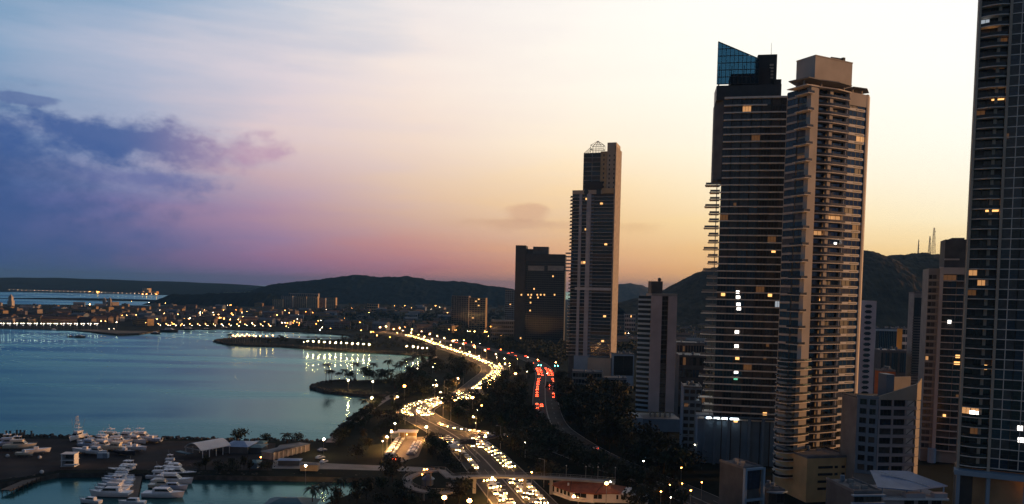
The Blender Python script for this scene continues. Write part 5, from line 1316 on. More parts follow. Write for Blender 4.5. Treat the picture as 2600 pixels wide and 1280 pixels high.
traffic(acl, 800, 1150, (-4,5), 46, False, 'tail', 'with red taillights on at the far end of the city avenue', 'cars at the far end of the city avenue', 10, 1.0)
traffic(acl, 330, 450, (-5,5), 60, False, 'tail', 'with red taillights on in the lower city avenue', 'cars in the lower city avenue', 11, 1.0)
def traffic_mass(rdata, y0, y1, offs, gap, seed, b):
    cl, nor, tan = rdata; rg = random.Random(seed)
    for o in offs:
        acc = rg.uniform(0, gap)
        for i in range(1, len(cl)):
            L = (cl[i]-cl[i-1]).length
            while acc < L:
                q = cl[i-1].lerp(cl[i], acc/L)
                if y0 < q.y < y1:
                    tt = tan[i] if tan[i].y < 0 else -tan[i]; nn = Vector((tt.y,-tt.x,0)); w = q+nor[i]*o; m0 = rg.choice((0,0,1,2)); z = LAND+.11
                    def P(x, y, h): return (w.x+tt.x*x+nn.x*y, w.y+tt.y*x+nn.y*y, z+h)
                    pr = [(-2.1,.3),(2.1,.3),(2.1,.8),(1,1.0),(.3,1.45),(-1.2,1.45),(-2.1,1.0)]
                    b.loft([[P(x,-.85,h) for x,h in pr],[P(x,.85,h) for x,h in pr]], m0)
                    for s in (-.6,.6): b.ball(P(2.15,s,.72), .21, 3, n=5, k=4)
                acc += gap*rg.uniform(.75,1.4)
            acc -= L
tmb = MB()
traffic_mass(mcl, 795, 1240, (-1,3), 14, 31, tmb)
traffic_mass(mcl, 600, 790, (3.7,8.6,-1.5), 6.5, 32, tmb)
traffic_mass(mcl, 470, 580, (-4.2,3.7,8.8), 5.2, 33, tmb)
traffic_mass(mcl, 335, 400, (7.4,-7.2), 5.2, 34, tmb)
traffic_mass(mcl, 255, 318, (-6.2,3.2,7.4), 5.6, 35, tmb)
tag(part('traffic', tmb.mesh('traffic', [M['carwhite'],M['cargrey'],M['carblack'],M['head']])), 'rest of the dense traffic with headlights on along the coastal avenue', 'traffic', None, 'stuff')
def park_row(a, b, n, rz, side):
    A, B = G(*a), G(*b); rg = random.Random(n)
    for i in range(n):
        p = A.lerp(B, i/(n-1)); pt = rg.choice(['carwhite','carwhite','carwhite','cargrey','carblack','carblue'])
        pl = ('nearest the exit','second from the exit','third from the exit')[i] if i < 3 else ('at the far end' if i == n-1 else 'in the middle part')
        car((p.x,p.y,LAND+.09), rz+rg.uniform(-.05,.05), pt, None, '%s parked car %s of the %s row in the car park' % (PN[pt], pl, side), 'cars of the %s row in the car park, %s %s' % (side, PN[pt], pl))
park_row((990,1156),(1016,1117), 16, R(8), 'left')
park_row((1043,1156),(1060,1127), 12, R(188), 'right')
p = G(1006,1169); car((p.x,p.y,LAND+.09), R(75), 'carred', 'tail', 'red car with its taillights on leaving the car park')
for i, (a, c, lab) in enumerate(((724,1142,'grey van shaped car right of the long white shed'),(730,1149,'second grey car right of the long white shed'),(818,1146,'blue car alone on the bank road'),(813,1165,'pale car by the marina bank'),(822,1176,'white car just below the pale car by the marina bank'))):
    p = G(a,c); car((p.x,p.y,LAND+.06), R(10+15*i), ['cargrey','cargrey','carblue','carwhite','carwhite'][i], None, lab)

# traffic lights over the city avenue
for a, c, lab in ((1367,927,'left green traffic light hanging over the city avenue'),(1409,928,'right green traffic light hanging over the city avenue')):
    p = G(a, c, LAND+6.5); t = thing('traffic_light', lab, 'traffic light', (p.x,p.y,LAND))
    part('post', MB().tube((0,0,0),(0,0,6.2),.14,.1).tube((0,0,6.2),(3.2,0,6.5),.08).mesh('post', M['steel']), t)
    for x in (0,2.7):
        h_ = part('signal_box', MB().box(x-.25,-.2,5.9,x+.25,.25,7.1).mesh('signal_box', M['frame']), t)
        part('green_lens', MB().ball((x,-.35,6.3),.30,n=8).mesh('green_lens', M['green']), h_)
# ---------------------------------------------------------------- footbridge, signs, small buildings
def footbridge():
    z = 6.5
    P_ = [G(a, c, LAND+z) for a, c in ((1143,1212),(1200,1209),(1262,1208),(1330,1209),(1420,1213),(1500,1218),(1562,1223))]
    cl = smooth_line(P_, 3)
    o = G(1262,1208,LAND); t = thing('footbridge', 'long thin footbridge crossing the coastal avenue with a ring shaped ramp at its left end', 'footbridge', (0,0,0))
    def ribbon(pts, zs, w, th, nm, m, rails=True):
        b = MB(); rl = MB()
        rings = []
        for i, p in enumerate(pts):
            tg = (pts[min(i+1,len(pts)-1)]-pts[max(i-1,0)]).normalized(); n = Vector((tg.y,-tg.x,0)); h = zs[i]
            rings.append([(p.x+n.x*w,p.y+n.y*w,h-th),(p.x-n.x*w,p.y-n.y*w,h-th),(p.x-n.x*w,p.y-n.y*w,h),(p.x+n.x*w,p.y+n.y*w,h)])
        b.loft(rings); d = part(nm, b.mesh(nm, M[m]), t)
        if rails:
            for i in range(len(rings)-1):
                for s in (2,3):
                    a, c = Vector(rings[i][s]), Vector(rings[i+1][s]); rl.tube(a+Vector((0,0,1.05)), c+Vector((0,0,1.05)), .06, n=4, cap=False)
                    rl.tube(a, a+Vector((0,0,1.05)), .05, n=3, cap=False); rl.tube(a+Vector((0,0,.55)), c+Vector((0,0,.55)), .03, n=3, cap=False)
            part('railing', rl.mesh('railing', M['steel']), d)
    ribbon(cl, [LAND+z]*len(cl), 1.6, .7, 'deck', 'concrete')
    c0 = G(1098,1229,LAND+3.5); rr = 9.6; pts = []; zs = []
    for i in range(41):
        a = R(66)+2*math.pi*i/40*.97; pts.append(Vector((c0.x+rr*math.cos(a), c0.y+rr*1.15*math.sin(a), 0))); zs.append(LAND+z-5.4*i/40)
    pts[0] = Vector((cl[0].x,cl[0].y,0)); zs[0] = LAND+z
    ribbon(pts, zs, 1.5, .5, 'ring_ramp', 'path')
    for i in range(4, 40, 6): part('column', MB().tube((pts[i].x,pts[i].y,LAND-.2),(pts[i].x,pts[i].y,zs[i]-.5),.35,n=8).mesh('column', M['concrete']), t)
    for a, c in ((1205,1209),(1333,1209),(1400,1212),(1490,1217)):
        p = G(a, c, LAND+z); part('column', MB().box(p.x-.6,p.y-.6,LAND-.2,p.x+.6,p.y+.6,LAND+z-.7).mesh('column', M['concrete']), t)
    lp = G(1087,1231); pav = thing('round_kiosk', 'small dark blue domed kiosk inside the ring ramp', 'kiosk', lp)
    part('wall', MB().tube((0,0,0),(0,0,2.4),2.0,n=12).mesh('wall', M['bluegrey']), pav); part('roof', MB().tube((0,0,2.41),(0,0,4.2),2.6,.3,n=12).mesh('roof', M['roofblue']), pav)
footbridge()
for a, lab in ((1438,'first slim lamp standard on the footbridge'),(1488,'second slim lamp standard on the footbridge'),(1519,'third slim lamp standard on the footbridge'),(1563,'last slim lamp standard at the right end of the footbridge')):
    p = G(a, 1216+ (a-1438)*.04, LAND+6.5)
    t = thing('lamp_standard', lab, 'lamp post', (p.x,p.y+1.5,LAND+6.5)); part('post', MB().tube((0,0,0),(0,0,4.6),.09,.06,n=5).mesh('post', M['concrete']), t); part('lamp_head', MB().ball((0,0,4.7),.22).mesh('lamp_head', M['white']), t)
# overhead road sign seen from behind and a pale roofed bus shelter
p = G(1208,1156); q = G(1166,1157)
t = thing('road_sign', 'wide dark overhead road sign spanning the lanes, seen from behind', 'road sign', (p.x,p.y,LAND), math.atan2(q.y-p.y,q.x-p.x)); w = (q-p).length
part('board', MB().box(0,-.15,5.2,w,.15,7.6).mesh('board', M['frame']), t)
for x in (0,w): part('post', MB().tube((x,.4,0),(x,.4,7.4),.2,n=6).mesh('post', M['steel']), t)
p = G(1147,1150); t = thing('bus_shelter', 'long pale flat roofed bus shelter on the verge beside the overhead sign', 'bus shelter', p, R(-48))
part('roof', MB().box(-6,-2.2,3.0,6,2.2,3.3).mesh('roof', M['beige2']), t)
for x in (-5,0,5): part('post', MB().box(x-.1,1.5,0,x+.1,1.7,3).mesh('post', M['steel']), t)
# car park pavilion
p = G(1012,1114); t = thing('pavilion', 'flat white roofed pavilion lit warm inside at the head of the car park', 'pavilion', p, R(1)); w = 42*.2
part('roof', MB().box(-1,-1,3.3,9.6,6,3.7).box(-4.6,.5,2.6,-1.01,5.5,2.9).mesh('roof', M['white']), t)
part('back_wall', MB().box(.4,4.6,0,8.6,4.9,3.29).mesh('back_wall', M['gold']), t); part('side_wall', MB().box(-4.4,.6,0,.1,5.3,2.59).mesh('side_wall', M['bluegrey']), t)
for x in (.2,3,8.9): part('post', MB().box(x,-.6,0,x+.3,-.3,3.29).mesh('post', M['white']), t)
part('counter', MB().box(3.6,1,0,8.6,1.8,1.2).mesh('counter', M['white']), t)
part('ceiling_light', MB().box(4,2,3.1,8,3,3.25).mesh('ceiling_light', M['litwarm']), t)
t = lamp(1033,1104,3.0,.2,'lamp','small lamp under the roof of the car park pavilion',None)
# restaurant with the red roof
p = G(1402,1262); loc = Vector((p.x,p.y,LAND)); 
t = thing('restaurant', 'white walled restaurant under a wide low red tiled roof at the bottom edge', 'restaurant', loc, R(-12))
part('wall', MB().prism([(0,4.5),(7.5,-2.2),(15.5,-3.2),(29,-.5),(29,9),(4,12)],-.5,3.6).mesh('wall', M['white']), t)
part('terrace_wall', MB().prism([(-.6,4.2),(7.3,-3.0),(16.2,-4.2),(16.2,-3.5),(7.6,-2.25),(-.2,4.6)],-.5,.9).mesh('terrace_wall', M['white']), t)
rf = MB()
ev = [(-2.4,5.0,3.7),(7.2,-4.0,3.5),(16.5,-4.6,3.5),(22,-2.2,3.6),(26,-1.2,3.5),(27,9.5,3.6),(4,14,3.7)]; rg_ = [(6.5,5.5,5.6),(19,3.0,6.0)]
rf.add(ev+rg_, [(0,1,7),(1,2,8,7),(2,3,8),(3,4,8),(4,5,8),(5,6,7,8),(6,0,7)]); rf.add([(x,y,z-.25) for x,y,z in ev], [(6,5,4,3,2,1,0)])
n_ = len(ev); rf.add(ev+[(x,y,z-.25) for x,y,z in ev], [(i,(i+1)%n_,n_+(i+1)%n_,n_+i) for i in range(n_)])
rfo = part('roof', rf.mesh('roof', M['tile']), t)
part('ridge', MB().tube((6.5,5.5,5.65),(19,3,6.05),.2,n=5).tube((7.2,-4,3.6),(6.5,5.5,5.65),.14,n=4).tube((16.5,-4.6,3.6),(19,3,6.05),.14,n=4).mesh('ridge', M['tileb']), rfo)
for k in range(13):  # rows of roof tiles across the near slope
    u = (k+.5)/13; a = Vector((7.2,-4.0,3.52)).lerp(Vector((6.5,5.5,5.62)),u); b_ = Vector((16.5,-4.6,3.52)).lerp(Vector((19,3,6.02)),u); part('tile_row', MB().tube(a,b_,.07,n=4).mesh('tile_row', M['tile']), rfo)
for x0, y0, ang, n in ((.9,3.72,-41.5,4),):
    F = Frame(t, x0-.15, y0-.15, R(ang))
    for i in range(n): F.put('window', pane_mesh(1.5, 2.0, 1, 'glass', 'white'), .5+i*2.15, -.12, 1.2)
F = Frame(t, 7.5, -2.2, R(-7.1))
F.put('window', pane_mesh(4.6, 1.9, 2, 'glass', 'white'), 1.2, -.15, 1.3)
F = Frame(t, 15.5, -3.2, R(11.3))
for x, w in ((.3,3.2),(8.6,.9),(10.3,1.9)): F.put('window', pane_mesh(w, 1.8, 2 if w > 1 else 1, 'glass', 'white'), x, -.15, 1.3)
part('annex', MB().box(29.1,0,-.5,35.5,6,3.2).mesh('annex', M['paleblue']), t)
F = Frame(t, 29.4, 0, 0)
for i in range(2): F.put('window', pane_mesh(2.4, 1.9, 1, 'glassb', 'white'), .3+i*3, -.12, .9)
part('chimney', MB().box(5.5,1.2,4.3,6.1,1.8,5.4).mesh('chimney', M['white']), rfo)

# ---------------------------------------------------------------- marina buildings
p = G(471,1156); t = thing('boat_shed', 'open sided shed under a bright white barrel roof in the boat yard', 'shed', p, R(-33))
W_, D_, Hh = 12, 15, 3.8
rf = MB(); N = 10; ring = []
for y in (-.6, D_):
    ring.append([(W_*i/N, y, Hh+2.5*math.sin(math.pi*i/N)) for i in range(N+1)])
rf.add(ring[0]+ring[1], [(i,i+1,N+2+i,N+1+i) for i in range(N)]); rf.add([(x,y,z-.18) for x,y,z in ring[0]]+[(x,y,z-.18) for x,y,z in ring[1]], [(i,N+1+i,N+2+i,i+1) for i in range(N)])
rf.add(ring[0]+[(x,y,z-.18) for x,y,z in ring[0]], [(i,N+1+i,N+2+i,i+1) for i in range(N)])
part('roof', rf.mesh('roof', M['tent']), t)
for i in range(5):
    for x in (0,W_): part('post', cached(('shp',), lambda: MB().box(-.12,-.12,0,.12,.12,Hh-.1).mesh('post', M['white'])), t, (x,.2+i*(D_-1)/4,0))
part('back_wall', MB().box(.3,D_-.6,0,W_-.3,D_-.3,Hh).mesh('back_wall', M['dconcrete']), t)
part('truss', MB().tube((0,0,Hh-.2),(W_,0,Hh-.2),.12,n=4).tube((0,D_/2,Hh-.2),(W_,D_/2,Hh-.2),.12,n=4).tube((W_,0,Hh-.2),(W_,D_,Hh-.2),.12,n=4).mesh('truss', M['white']), t)
part('low_roof', MB().box(-2.5,-3.2,1.7,W_*.55,-.8,1.95).mesh('low_roof', M['roofteal']), t)
def shed(pxl, pxr, pyb, D0, dep, h, rise, wall, roof, ang, name, label, cat='shed'):
    p = G(pxl, pyb); a = R(ang); t = thing(name, label, cat, p, a); w = lx(pxr, pyb, p, a)
    part('wall', MB().box(0,0,-.5,w,dep,h).mesh('wall', M[wall]), t)
    e = .5; b = MB(); b.add([(-e,-e,h),(w+e,-e,h),(w+e,dep+e,h),(-e,dep+e,h),(dep*.3,dep/2,h+rise),(w-dep*.3,dep/2,h+rise)],[(0,1,5,4),(2,3,4,5),(0,4,3),(1,2,5),(0,3,2,1)])
    part('roof', b.mesh('roof', M[roof]), t); return t, w
shed(566,628,1151,0,13,3.2,1.4,'dconcrete','roofblue',-2,'boat_store','low store with a broad blue hipped roof right of the white barrel roof')
shed(632,664,1150,0,8,2.6,.6,'dconcrete','roofteal',-2,'low_store','small low store with a dark teal roof between blue roof and white shed')
shed(640,668,1139,0,6,2.6,.6,'dconcrete','roofteal',-2,'low_store','small dark store behind the long white shed')
t, w = shed(664,690,1164,0,24,3.2,.7,'bone','roofgrey',-28,'long_shed','long pale shed with a row of white pillars receding towards the bay')
for i in range(8): part('pillar', cached(('lp',), lambda: MB().box(0,0,0,.25,.9,3.1).mesh('pillar', M['beige2'])), t, (w+.3,.5+i*2.8,0))
t, w = shed(632,652,1190,0,6,2.4,.8,'bluegrey','roofteal',0,'hut','small blue grey hut on the marina bank')
lamp(662,1162,2.4,.24,'lampo','orange lamp at the near end of the long pale shed',None); lamp(652,1174,2,.10,'lampo','faint orange lamp under the long pale shed',None)
t, w = shed(706,760,1182,0,4,2.2,.4,'dconcrete','roofblue',2,'hut','long low huts with flat roofs by the white lamp on the marina bank')
t, w = shed(762,806,1196,0,4,2.6,.5,'gold','roofgrey',2,'hut','yellowish low kiosk lit by the white lamp on the marina bank')
p = G(155,1186); t = thing('dock_office', 'two storey white dock office with open decks at the head of the jetty', 'office', p, R(6))
for z in (0,2.6,5.2): part('deck', cached(('dk',), lambda: MB().box(-.2,-.2,0,5.4,4.6,.25).mesh('deck', M['white'])), t, (0,0,z))
for x in (0,4.9): part('side_wall', cached(('sw',), lambda: MB().box(0,0,.26,.3,4.2,2.59).mesh('side_wall', M['white'])), t, (x,0,0)); part('side_wall', _cache[('sw',)], t, (x,0,2.6))
part('back_wall', MB().box(.3,3.6,.26,4.9,3.8,5.19).mesh('back_wall', M['dconcrete']), t); part('awning', MB().box(1.8,-2.6,1.2,7.2,-.21,1.4).mesh('awning', M['paleblue']), t)
p = G(735,1292); t = thing('teal_roof_hall', 'broad teal pyramid roof rising from the bottom edge over the basin', 'hall', (p.x,p.y,LAND))
part('wall', MB().box(-7,-7,-3,7,7,1.6).mesh('wall', M['dconcrete']), t)
part('roof', MB().loft([[(-9,-8,1.5),(9,-8,1.5),(9,8,1.5),(-9,8,1.5)],[(-5,-3.5,3.2),(5,-3.5,3.2),(5,3.5,3.2),(-5,3.5,3.2)],[(-3,-.6,3.9),(3,-.6,3.9),(3,.6,3.9),(-3,.6,3.9)]]).mesh('roof', M['roofteal']), t)
# jetty, finger pier, seawall rocks
def pier(a, b_, w, h, name, label, posts=9):
    A, B = G(*a, 0.), G(*b_, 0.); ang = math.atan2(B.y-A.y,B.x-A.x); L = (B-A).length
    t = thing(name, label, 'pier', (A.x,A.y,0), ang); n = int(L/1.6)
    pm = cached(('plank',w), lambda: MB().box(0,-w,0,1.45,w,.16).mesh('plank', M['wood']))
    for i in range(min(n,60)): part('plank', pm, t, (i*L/n, 0, h+random.uniform(-.03,.03)))
    part('beam', MB().box(0,-w*.8,h-.45,L,-w*.6,h-.01).box(0,w*.6,h-.45,L,w*.8,h-.01).mesh('beam', M['wood']), t)
    for i in range(posts):
        for s in (-1,1): part('pile', cached(('pile',h), lambda: MB().tube((0,0,-2),(0,0,h+.5),.16,n=6).mesh('pile', M['bark'])), t, (L*(i+.5)/posts, s*(w+.1), 0))
pier((166,1190),(14,1256), 2.0, 1.6, 'jetty', 'long weathered wooden jetty running down to the lower left corner', 14)
pier((352,1205),(336,1275), 1.7, .8, 'finger_pier', 'floating finger pier between the two rows of moored yachts', 8)
def rocks(name, px, n, s0, s1, label):
    cl = smooth_line([G(*p, .8) for p in px], 1.5); rg = random.Random(n); b = MB()
    for _ in range(n):
        p = rg.choice(cl); r = rg.uniform(s0,s1); c = (p.x+rg.gauss(0,1.3),p.y+rg.gauss(0,1.3),rg.uniform(-.2,1.7))
        v0 = len(b.v); b.ball(c, r, n=5, k=3, sz=.7)
        for i in range(v0,len(b.v)): v = b.v[i]; b.v[i] = tuple(v[j]+rg.uniform(-.25,.25)*r for j in range(3))
    o = part(name, b.mesh(name, M['rock'])); tag(o, label, 'rocks', None, 'stuff')
rocks('seawall_rocks', [(0,1108),(240,1112),(480,1116),(835,1122),(852,1105),(880,1076),(920,1046),(960,1016),(985,1001)], 1500, .5, 1.3, 'dark boulders along the bay side of the boat yard and seafront walk')
rocks('point_rocks', [(985,1001),(940,1003),(870,997),(820,991),(796,983),(806,976),(835,970),(900,966)], 700, .6, 1.5, 'dark boulders round the edge of the palm point')
rocks('spit_rocks', [(1104,904),(1085,900),(1012,896),(930,891),(849,888),(713,878),(631,876),(577,873),(551,866),(577,861),(640,857)], 1300, .8, 2.0, 'dark boulders along the edge of the spit')
rocks('basin_rocks', [(949,1231),(930,1213),(700,1210),(490,1206),(280,1200),(150,1201),(60,1218),(0,1226)], 1000, .4, 1.0, 'dark boulders along the marina basin')
for i, (a, c) in enumerate(((16,1108),(26,1108),(43,1106),(52,1106),(62,1107),(80,1108))):
    p = G(a, c); t = thing('mooring_post', 'one of the dark posts standing on the bank at the far left', 'post', p, 0, 'posts on the bank at the far left'); part('shaft', cached(('mp',), lambda: MB().box(-.3,-.3,-.5,.3,.3,2.6).mesh('shaft', M['dconcrete'])), t); part('cap', cached(('mpc',), lambda: MB().box(-.4,-.4,2.61,.4,.4,2.8).mesh('cap', M['dconcrete'])), t)

# ---------------------------------------------------------------- boats
def boat(loc, rz, L, label, hull='hull', cabin=True, fly=True, canopy=None, tower=False, group=None, B=None, window=True, seed=0):
    B = B or L*.30; h = .085*L+.45; rg = random.Random(seed or int(L*100+loc[0]*7))
    t = thing('yacht' if cabin else 'motor_boat', label, 'boat', loc, rz, group)
    b = MB(); rings = []
    for k in range(9):
        u = k/8; x = -L/2+L*u; hb = B/2*(1-max(0,(u-.45)/.55)**2.2*.97); z = h*(1+.30*u*u); xo = 0.05*L*u**3
        rings.append([(x+xo,-hb,z),(x+xo*.5,-hb*.93,z*.55),(x,-hb*.7,-.05),(x-.02*L*u,0,-.4),(x,hb*.7,-.05),(x+xo*.5,hb*.93,z*.55),(x+xo,hb,z)])
    b.loft(rings); hu = part('hull', b.mesh('hull', M[hull]), t)
    part('waterline', MB().loft([[(r[1][0],r[1][1]*.99,.02),(r[2][0],r[2][1]*1.06,-.1),(r[4][0],r[4][1]*1.06,-.1),(r[5][0],r[5][1]*.99,.02)] for r in rings[:-1]]).mesh('waterline', M['hulldark']), hu)
    if cabin:
        def tier(x0, x1, w, z, ht, slope_f, slope_b, nm):
            prof = [(x0,z),(x1,z),(x1-slope_f,z+ht),(x0+slope_b,z+ht)]
            c_ = MB().loft([[(x,-w*(.86 if q > z else 1),q) for x,q in prof],[(x,w*(.86 if q > z else 1),q) for x,q in prof]]).mesh(nm, M['hull' if hull == 'hulldark' else hull]); o = part(nm, c_, t)
            if window:
                g0, g1 = z+ht*.34, z+ht*.84; f = lambda q: (q-z)/ht
                pr = [(x0+(x1-x0)*.14,g0),(x1-slope_f*f(g0)-.15,g0),(x1-slope_f*f(g1)-.1,g1),(x0+(x1-x0)*.14+slope_b*f(g1),g1)]
                part('window_band', MB().loft([[(x,-w*(1-.14*f(q))-.03,q) for x,q in pr],[(x,w*(1-.14*f(q))+.03,q) for x,q in pr]]).mesh('window_band', M['boatglass']), o)
                part('windscreen', MB().add([(x1-slope_f*.30+.03,-w*.8,z+ht*.32),(x1-slope_f*.30+.03,w*.8,z+ht*.32),(x1-slope_f*.88+.03,w*.74,z+ht*.9),(x1-slope_f*.88+.03,-w*.74,z+ht*.9)],[(0,1,2,3)]).mesh('windscreen', M['boatglass']), o)
        z1 = h*1.02; h1 = .115*L*.75+.35
        tier(-L*.24, L*.24, B*.36, z1, h1, L*.11, L*.01, 'cabin')
        top = z1+h1
        if fly:
            part('flybridge', MB().loft([[(-L*.28,-B*.34,top),(L*.10,-B*.30,top),(L*.13,-B*.28,top+.75),(-L*.28,-B*.34,top+.65)],[(-L*.28,B*.34,top),(L*.10,B*.30,top),(L*.13,B*.28,top+.75),(-L*.28,B*.34,top+.65)]]).mesh('flybridge', M[hull if hull != 'hulldark' else 'hull']), t)
            zc = top+2.1
            part('hardtop', MB().box(-L*.20,-B*.30,zc,L*.05,B*.30,zc+.12).mesh('hardtop', M[canopy or 'hull']), t)
            pt = MB()
            for x in (-L*.18,L*.03):
                for y in (-B*.27,B*.27): pt.tube((x,y,top+.5),(x,y,zc),.05,n=4)
            part('hardtop_posts', pt.mesh('hardtop_posts', M['white']), t)
            part('antenna', MB().tube((-L*.12,0,zc+.1),(-L*.15,0,zc+2.2),.04,.02,n=4).ball((-L*.08,0,zc+.4),.28,n=6).mesh('antenna', M['white']), t)
        if tower:
            tw = MB(); zz = top+2.2
            for k in range(3):
                w0 = B*.27*(1-.25*k); z0 = zz+k*1.9
                for x in (-1,1):
                    for y in (-1,1): tw.tube((x*w0*.8,y*w0,z0),(x*w0*.6,y*w0*.75,z0+1.9),.06,n=4)
                tw.box(-w0*.8,-w0,z0+1.75,w0*.8,w0,z0+1.95)
            part('tuna_tower', tw.mesh('tuna_tower', M['white']), t)
            part('outrigger', MB().tube((0,-B*.5,h),(-1,-B*.9,h+8),.05,n=4).tube((0,B*.5,h),(-1,B*.9,h+8),.05,n=4).mesh('outrigger', M['steel']), t)
        rl = MB()
        for s in (0,6):
            prev_ = None
            for k in range(4,9):
                q = Vector(rings[k][s])*1.0; q2 = q+Vector((0,0,.65)); rl.tube(q,q2,.03,n=3,cap=False)
                if prev_: rl.tube(prev_,q2,.03,n=3,cap=False)
                prev_ = q2
        part('bow_rail', rl.mesh('bow_rail', M['steel']), t)
    else:
        part('console', MB().box(-L*.12,-B*.2,h,L*.06,B*.2,h+1.1).mesh('console', M['hull']), t)
        part('foredeck', MB().prism([(L*.15,-B*.38),(L*.42,-B*.12),(L*.42,B*.12),(L*.15,B*.38)],h*1.08,h*1.14).mesh('foredeck', M['hull']), t)
        part('engine', MB().box(-L*.5-.5,-.3,h*.5,-L*.5,.3,h+.5).mesh('engine', M['frame']), t)
        if canopy: part('sun_top', MB().box(-L*.18,-B*.3,h+2.0,L*.08,B*.3,h+2.1).box(-.1,-B*.28,h+1.1,0,-B*.25,h+2).box(-.1,B*.25,h+1.1,0,B*.28,h+2).mesh('sun_top', M[canopy]), t)
    return t
def moored(px, py, rz, L, label, **k): p = G(px, py, 0); return boat((p.x,p.y,.15), R(rz), L, label, **k)
def ashore(px, py, rz, L, label, **k):
    p = G(px, py); t = boat((p.x,p.y,LAND+.95), R(rz), L, label, **k)
    st = thing('boat_cradle', 'low dark cradle under the '+' '.join(label.split()[:7]), 'boat cradle', (p.x,p.y,LAND), R(rz))
    for x in (-.28,.22): part('trestle', MB().box(L*x-.2,-L*.13,0,L*x+.2,L*.13,.62).mesh('trestle', M['dconcrete']), st)
    return t
# left row, bows to the left
for i, (a, c, L, rz, lab, kw) in enumerate((
  (320,1203,14,176,'white yacht alone at the top of the left moored row, with a raised stern house',{}),
  (308,1213,11,178,'white yacht second from the top in the left moored row',{}),
  (303,1220,11,181,'pale blue hulled yacht third from the top in the left moored row',{'hull':'hullblue'}),
  (300,1227,12,179,'white yacht with grey hardtop in the middle of the left moored row',{'canopy':'concrete'}),
  (298,1234,11,181,'low pale blue yacht below the middle of the left moored row',{'hull':'hullblue','fly':False}),
  (292,1242,12.5,179,'white yacht with dark side windows third from the bottom in the left row',{}),
  (284,1250,12,180,'white yacht with a blue hardtop second from the bottom in the left row',{'canopy':'roofblue'}),
  (282,1260,14.5,181,'sleek white motor yacht nearest the viewer in the left moored row',{'fly':False}))):
    moored(a, c, rz, L, lab, **kw)
for i, (a, c, L, rz, lab, kw) in enumerate((
  (436,1182,9,4,'white yacht at the very top of the right moored row',{}),
  (445,1195,12,2,'long low white yacht second from the top in the right row',{'fly':False}),
  (432,1202,10,3,'white yacht with a tall boxy hardtop in the right row',{}),
  (447,1211,15,2,'large white yacht with a long pointed bow in the right row',{}),
  (408,1216,11,1,'white yacht with square cabin on the inner side of the right row',{}),
  (437,1228,15,3,'white yacht with a dark curved hull window in the right row',{'canopy':'hull'}),
  (412,1238,10,2,'white yacht with a cream flybridge below the middle of the right row',{'hull':'hullcream'}),
  (440,1243,10,4,'low pale blue boat tucked behind the nearest right yacht',{'hull':'hullblue','fly':False}),
  (414,1262,14.5,1,'sleek white motor yacht nearest the viewer in the right moored row',{'fly':False}),
  (230,1278,8,170,'white boat stern cut by the bottom edge under the left row',{'fly':False}),
  (336,1282,9,182,'white boat cut by the bottom edge below the finger pier',{'fly':False}))):
    moored(a, c, rz, L, lab, **kw)
ashore(50,1142,12,13,'cream sport fishing yacht with a flybridge on the left bank',hull='hullcream')
ashore(24,1136,14,12,'pale blue yacht half hidden behind the cream sport fishing yacht',hull='hullblue')
ashore(94,1153,24,10,'slim white open boat beside the cream yacht',cabin=False)
ashore(62,1160,4,7,'small white dinghy lying below the cream yacht',cabin=False,hull='hullcream')
ashore(196,1118,-92,12,'white fishing yacht with a tall tuna tower seen bow on',tower=True)
yard = [(255,1127,12,'hull',1),(285,1121,13,'hullcream',1),(300,1131,12,'hull',1),(318,1119,11,'hull',1),(345,1128,11,'hull',1),(360,1121,14,'hull',1),(382,1124,11,'hullblue',0),(228,1139,11,'hullblue',1),(262,1142,12,'hull',1),(292,1146,11,'hullcream',1),(330,1141,9,'hullblue',0),(345,1146,10,'hull',0),(215,1153,11,'hull',0),(246,1157,10,'hull',1),(318,1157,11,'hulldark',0),(220,1131,9,'hull',0)]
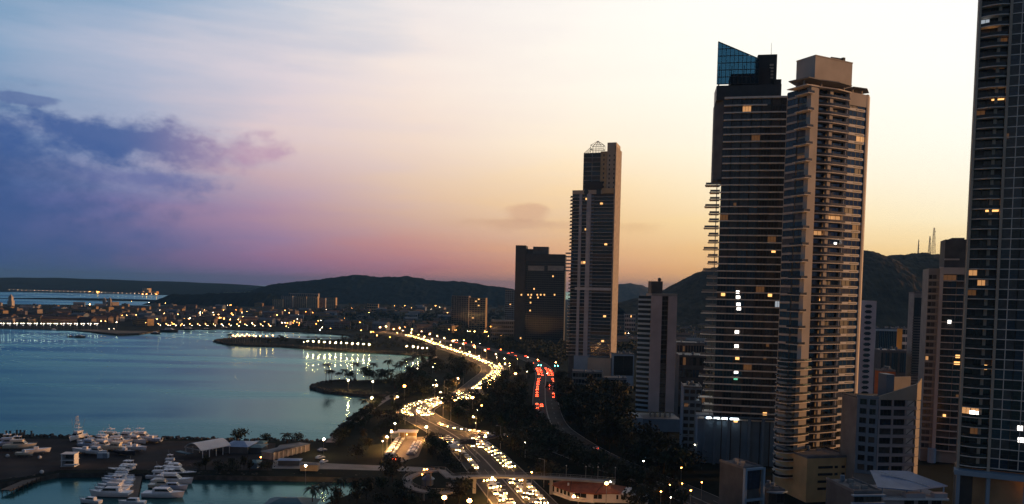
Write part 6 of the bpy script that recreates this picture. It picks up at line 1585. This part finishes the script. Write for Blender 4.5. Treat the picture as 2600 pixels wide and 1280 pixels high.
yl = ['white yacht left of the cream one in the back row of the boat yard','big cream yacht with lit decks in the back row of the boat yard','white yacht in front of the big cream yacht in the yard','white yacht with a grey top between the two biggest in the yard back row','white yacht with a bright sloped windscreen in the right half of the yard','tall white yacht with a long sloping foredeck at the right of the yard','pale blue open boat at the right end of the yard back row','pale blue yacht at the left edge of the boat yard cluster','large white yacht in the middle of the boat yard cluster','cream yacht pointing right in the middle of the boat yard','low pale blue boat right of the middle of the yard','long low white boat in the front right of the yard','low white open boat at the front left of the yard','white yacht at the front of the yard beside the blue container','dark hulled low boat in the front row of the yard','small white open boat behind the left edge of the yard cluster']
for i, (a, c, L, hm_, cb) in enumerate(yard):
    ashore(a, c, random.Random(i).uniform(-25,15) if i % 3 else 175, L, yl[i], hull=hm_, cabin=bool(cb), canopy=('hull' if cb else None))
p = G(262,1163); t = thing('container', 'small pale blue container at the front of the boat yard', 'container', p, R(5)); part('box_body', MB().box(-2.2,-1,0,2.2,1,2.3).mesh('box_body', M['paleblue']), t); part('door', MB().box(.2,-1.06,.1,2.1,-1.01,2.2).mesh('door', M['bluegrey']), t)
for a, c, L, lab in ((203,857,14,'dark fishing boat lying in the bay left of the beach'),(179,856,8,'low dark skiff beside the fishing boat in the bay'),(395,848,14,'small fishing boat with a lit deck near the old town shore'),(430,842,26,'long dark barge moored off the old town waterfront'),(478,838,22,'dark barge moored second along the old town waterfront'),(570,836,20,'dark ship moored near the start of the spit'),(524,838,14,'small dark boat between the moored barges'),(137,838,7,'tiny white skiff close under the sea road lamps')):
    p = G(a, c, 0); boat((p.x,p.y,.2), R(random.uniform(-6,6)), L, lab, hull='hull' if 'white' in lab else 'hulldark', cabin=L > 8, fly=False)
for i, (a, c) in enumerate(((19,1161),(101,1165),(106,1202))):
    p = G(a, c); t = thing('buoy', ('white round buoy lying on the far left bank','white round buoy beside the slim open boat','white round buoy at the bend of the jetty')[i], 'buoy', p); part('float', MB().ball((0,0,.65),.75,n=10,k=7).mesh('float', M['white']), t); part('ring', MB().tube((0,0,1.4),(0,0,1.75),.12,n=6).mesh('ring', M['steel']), t)
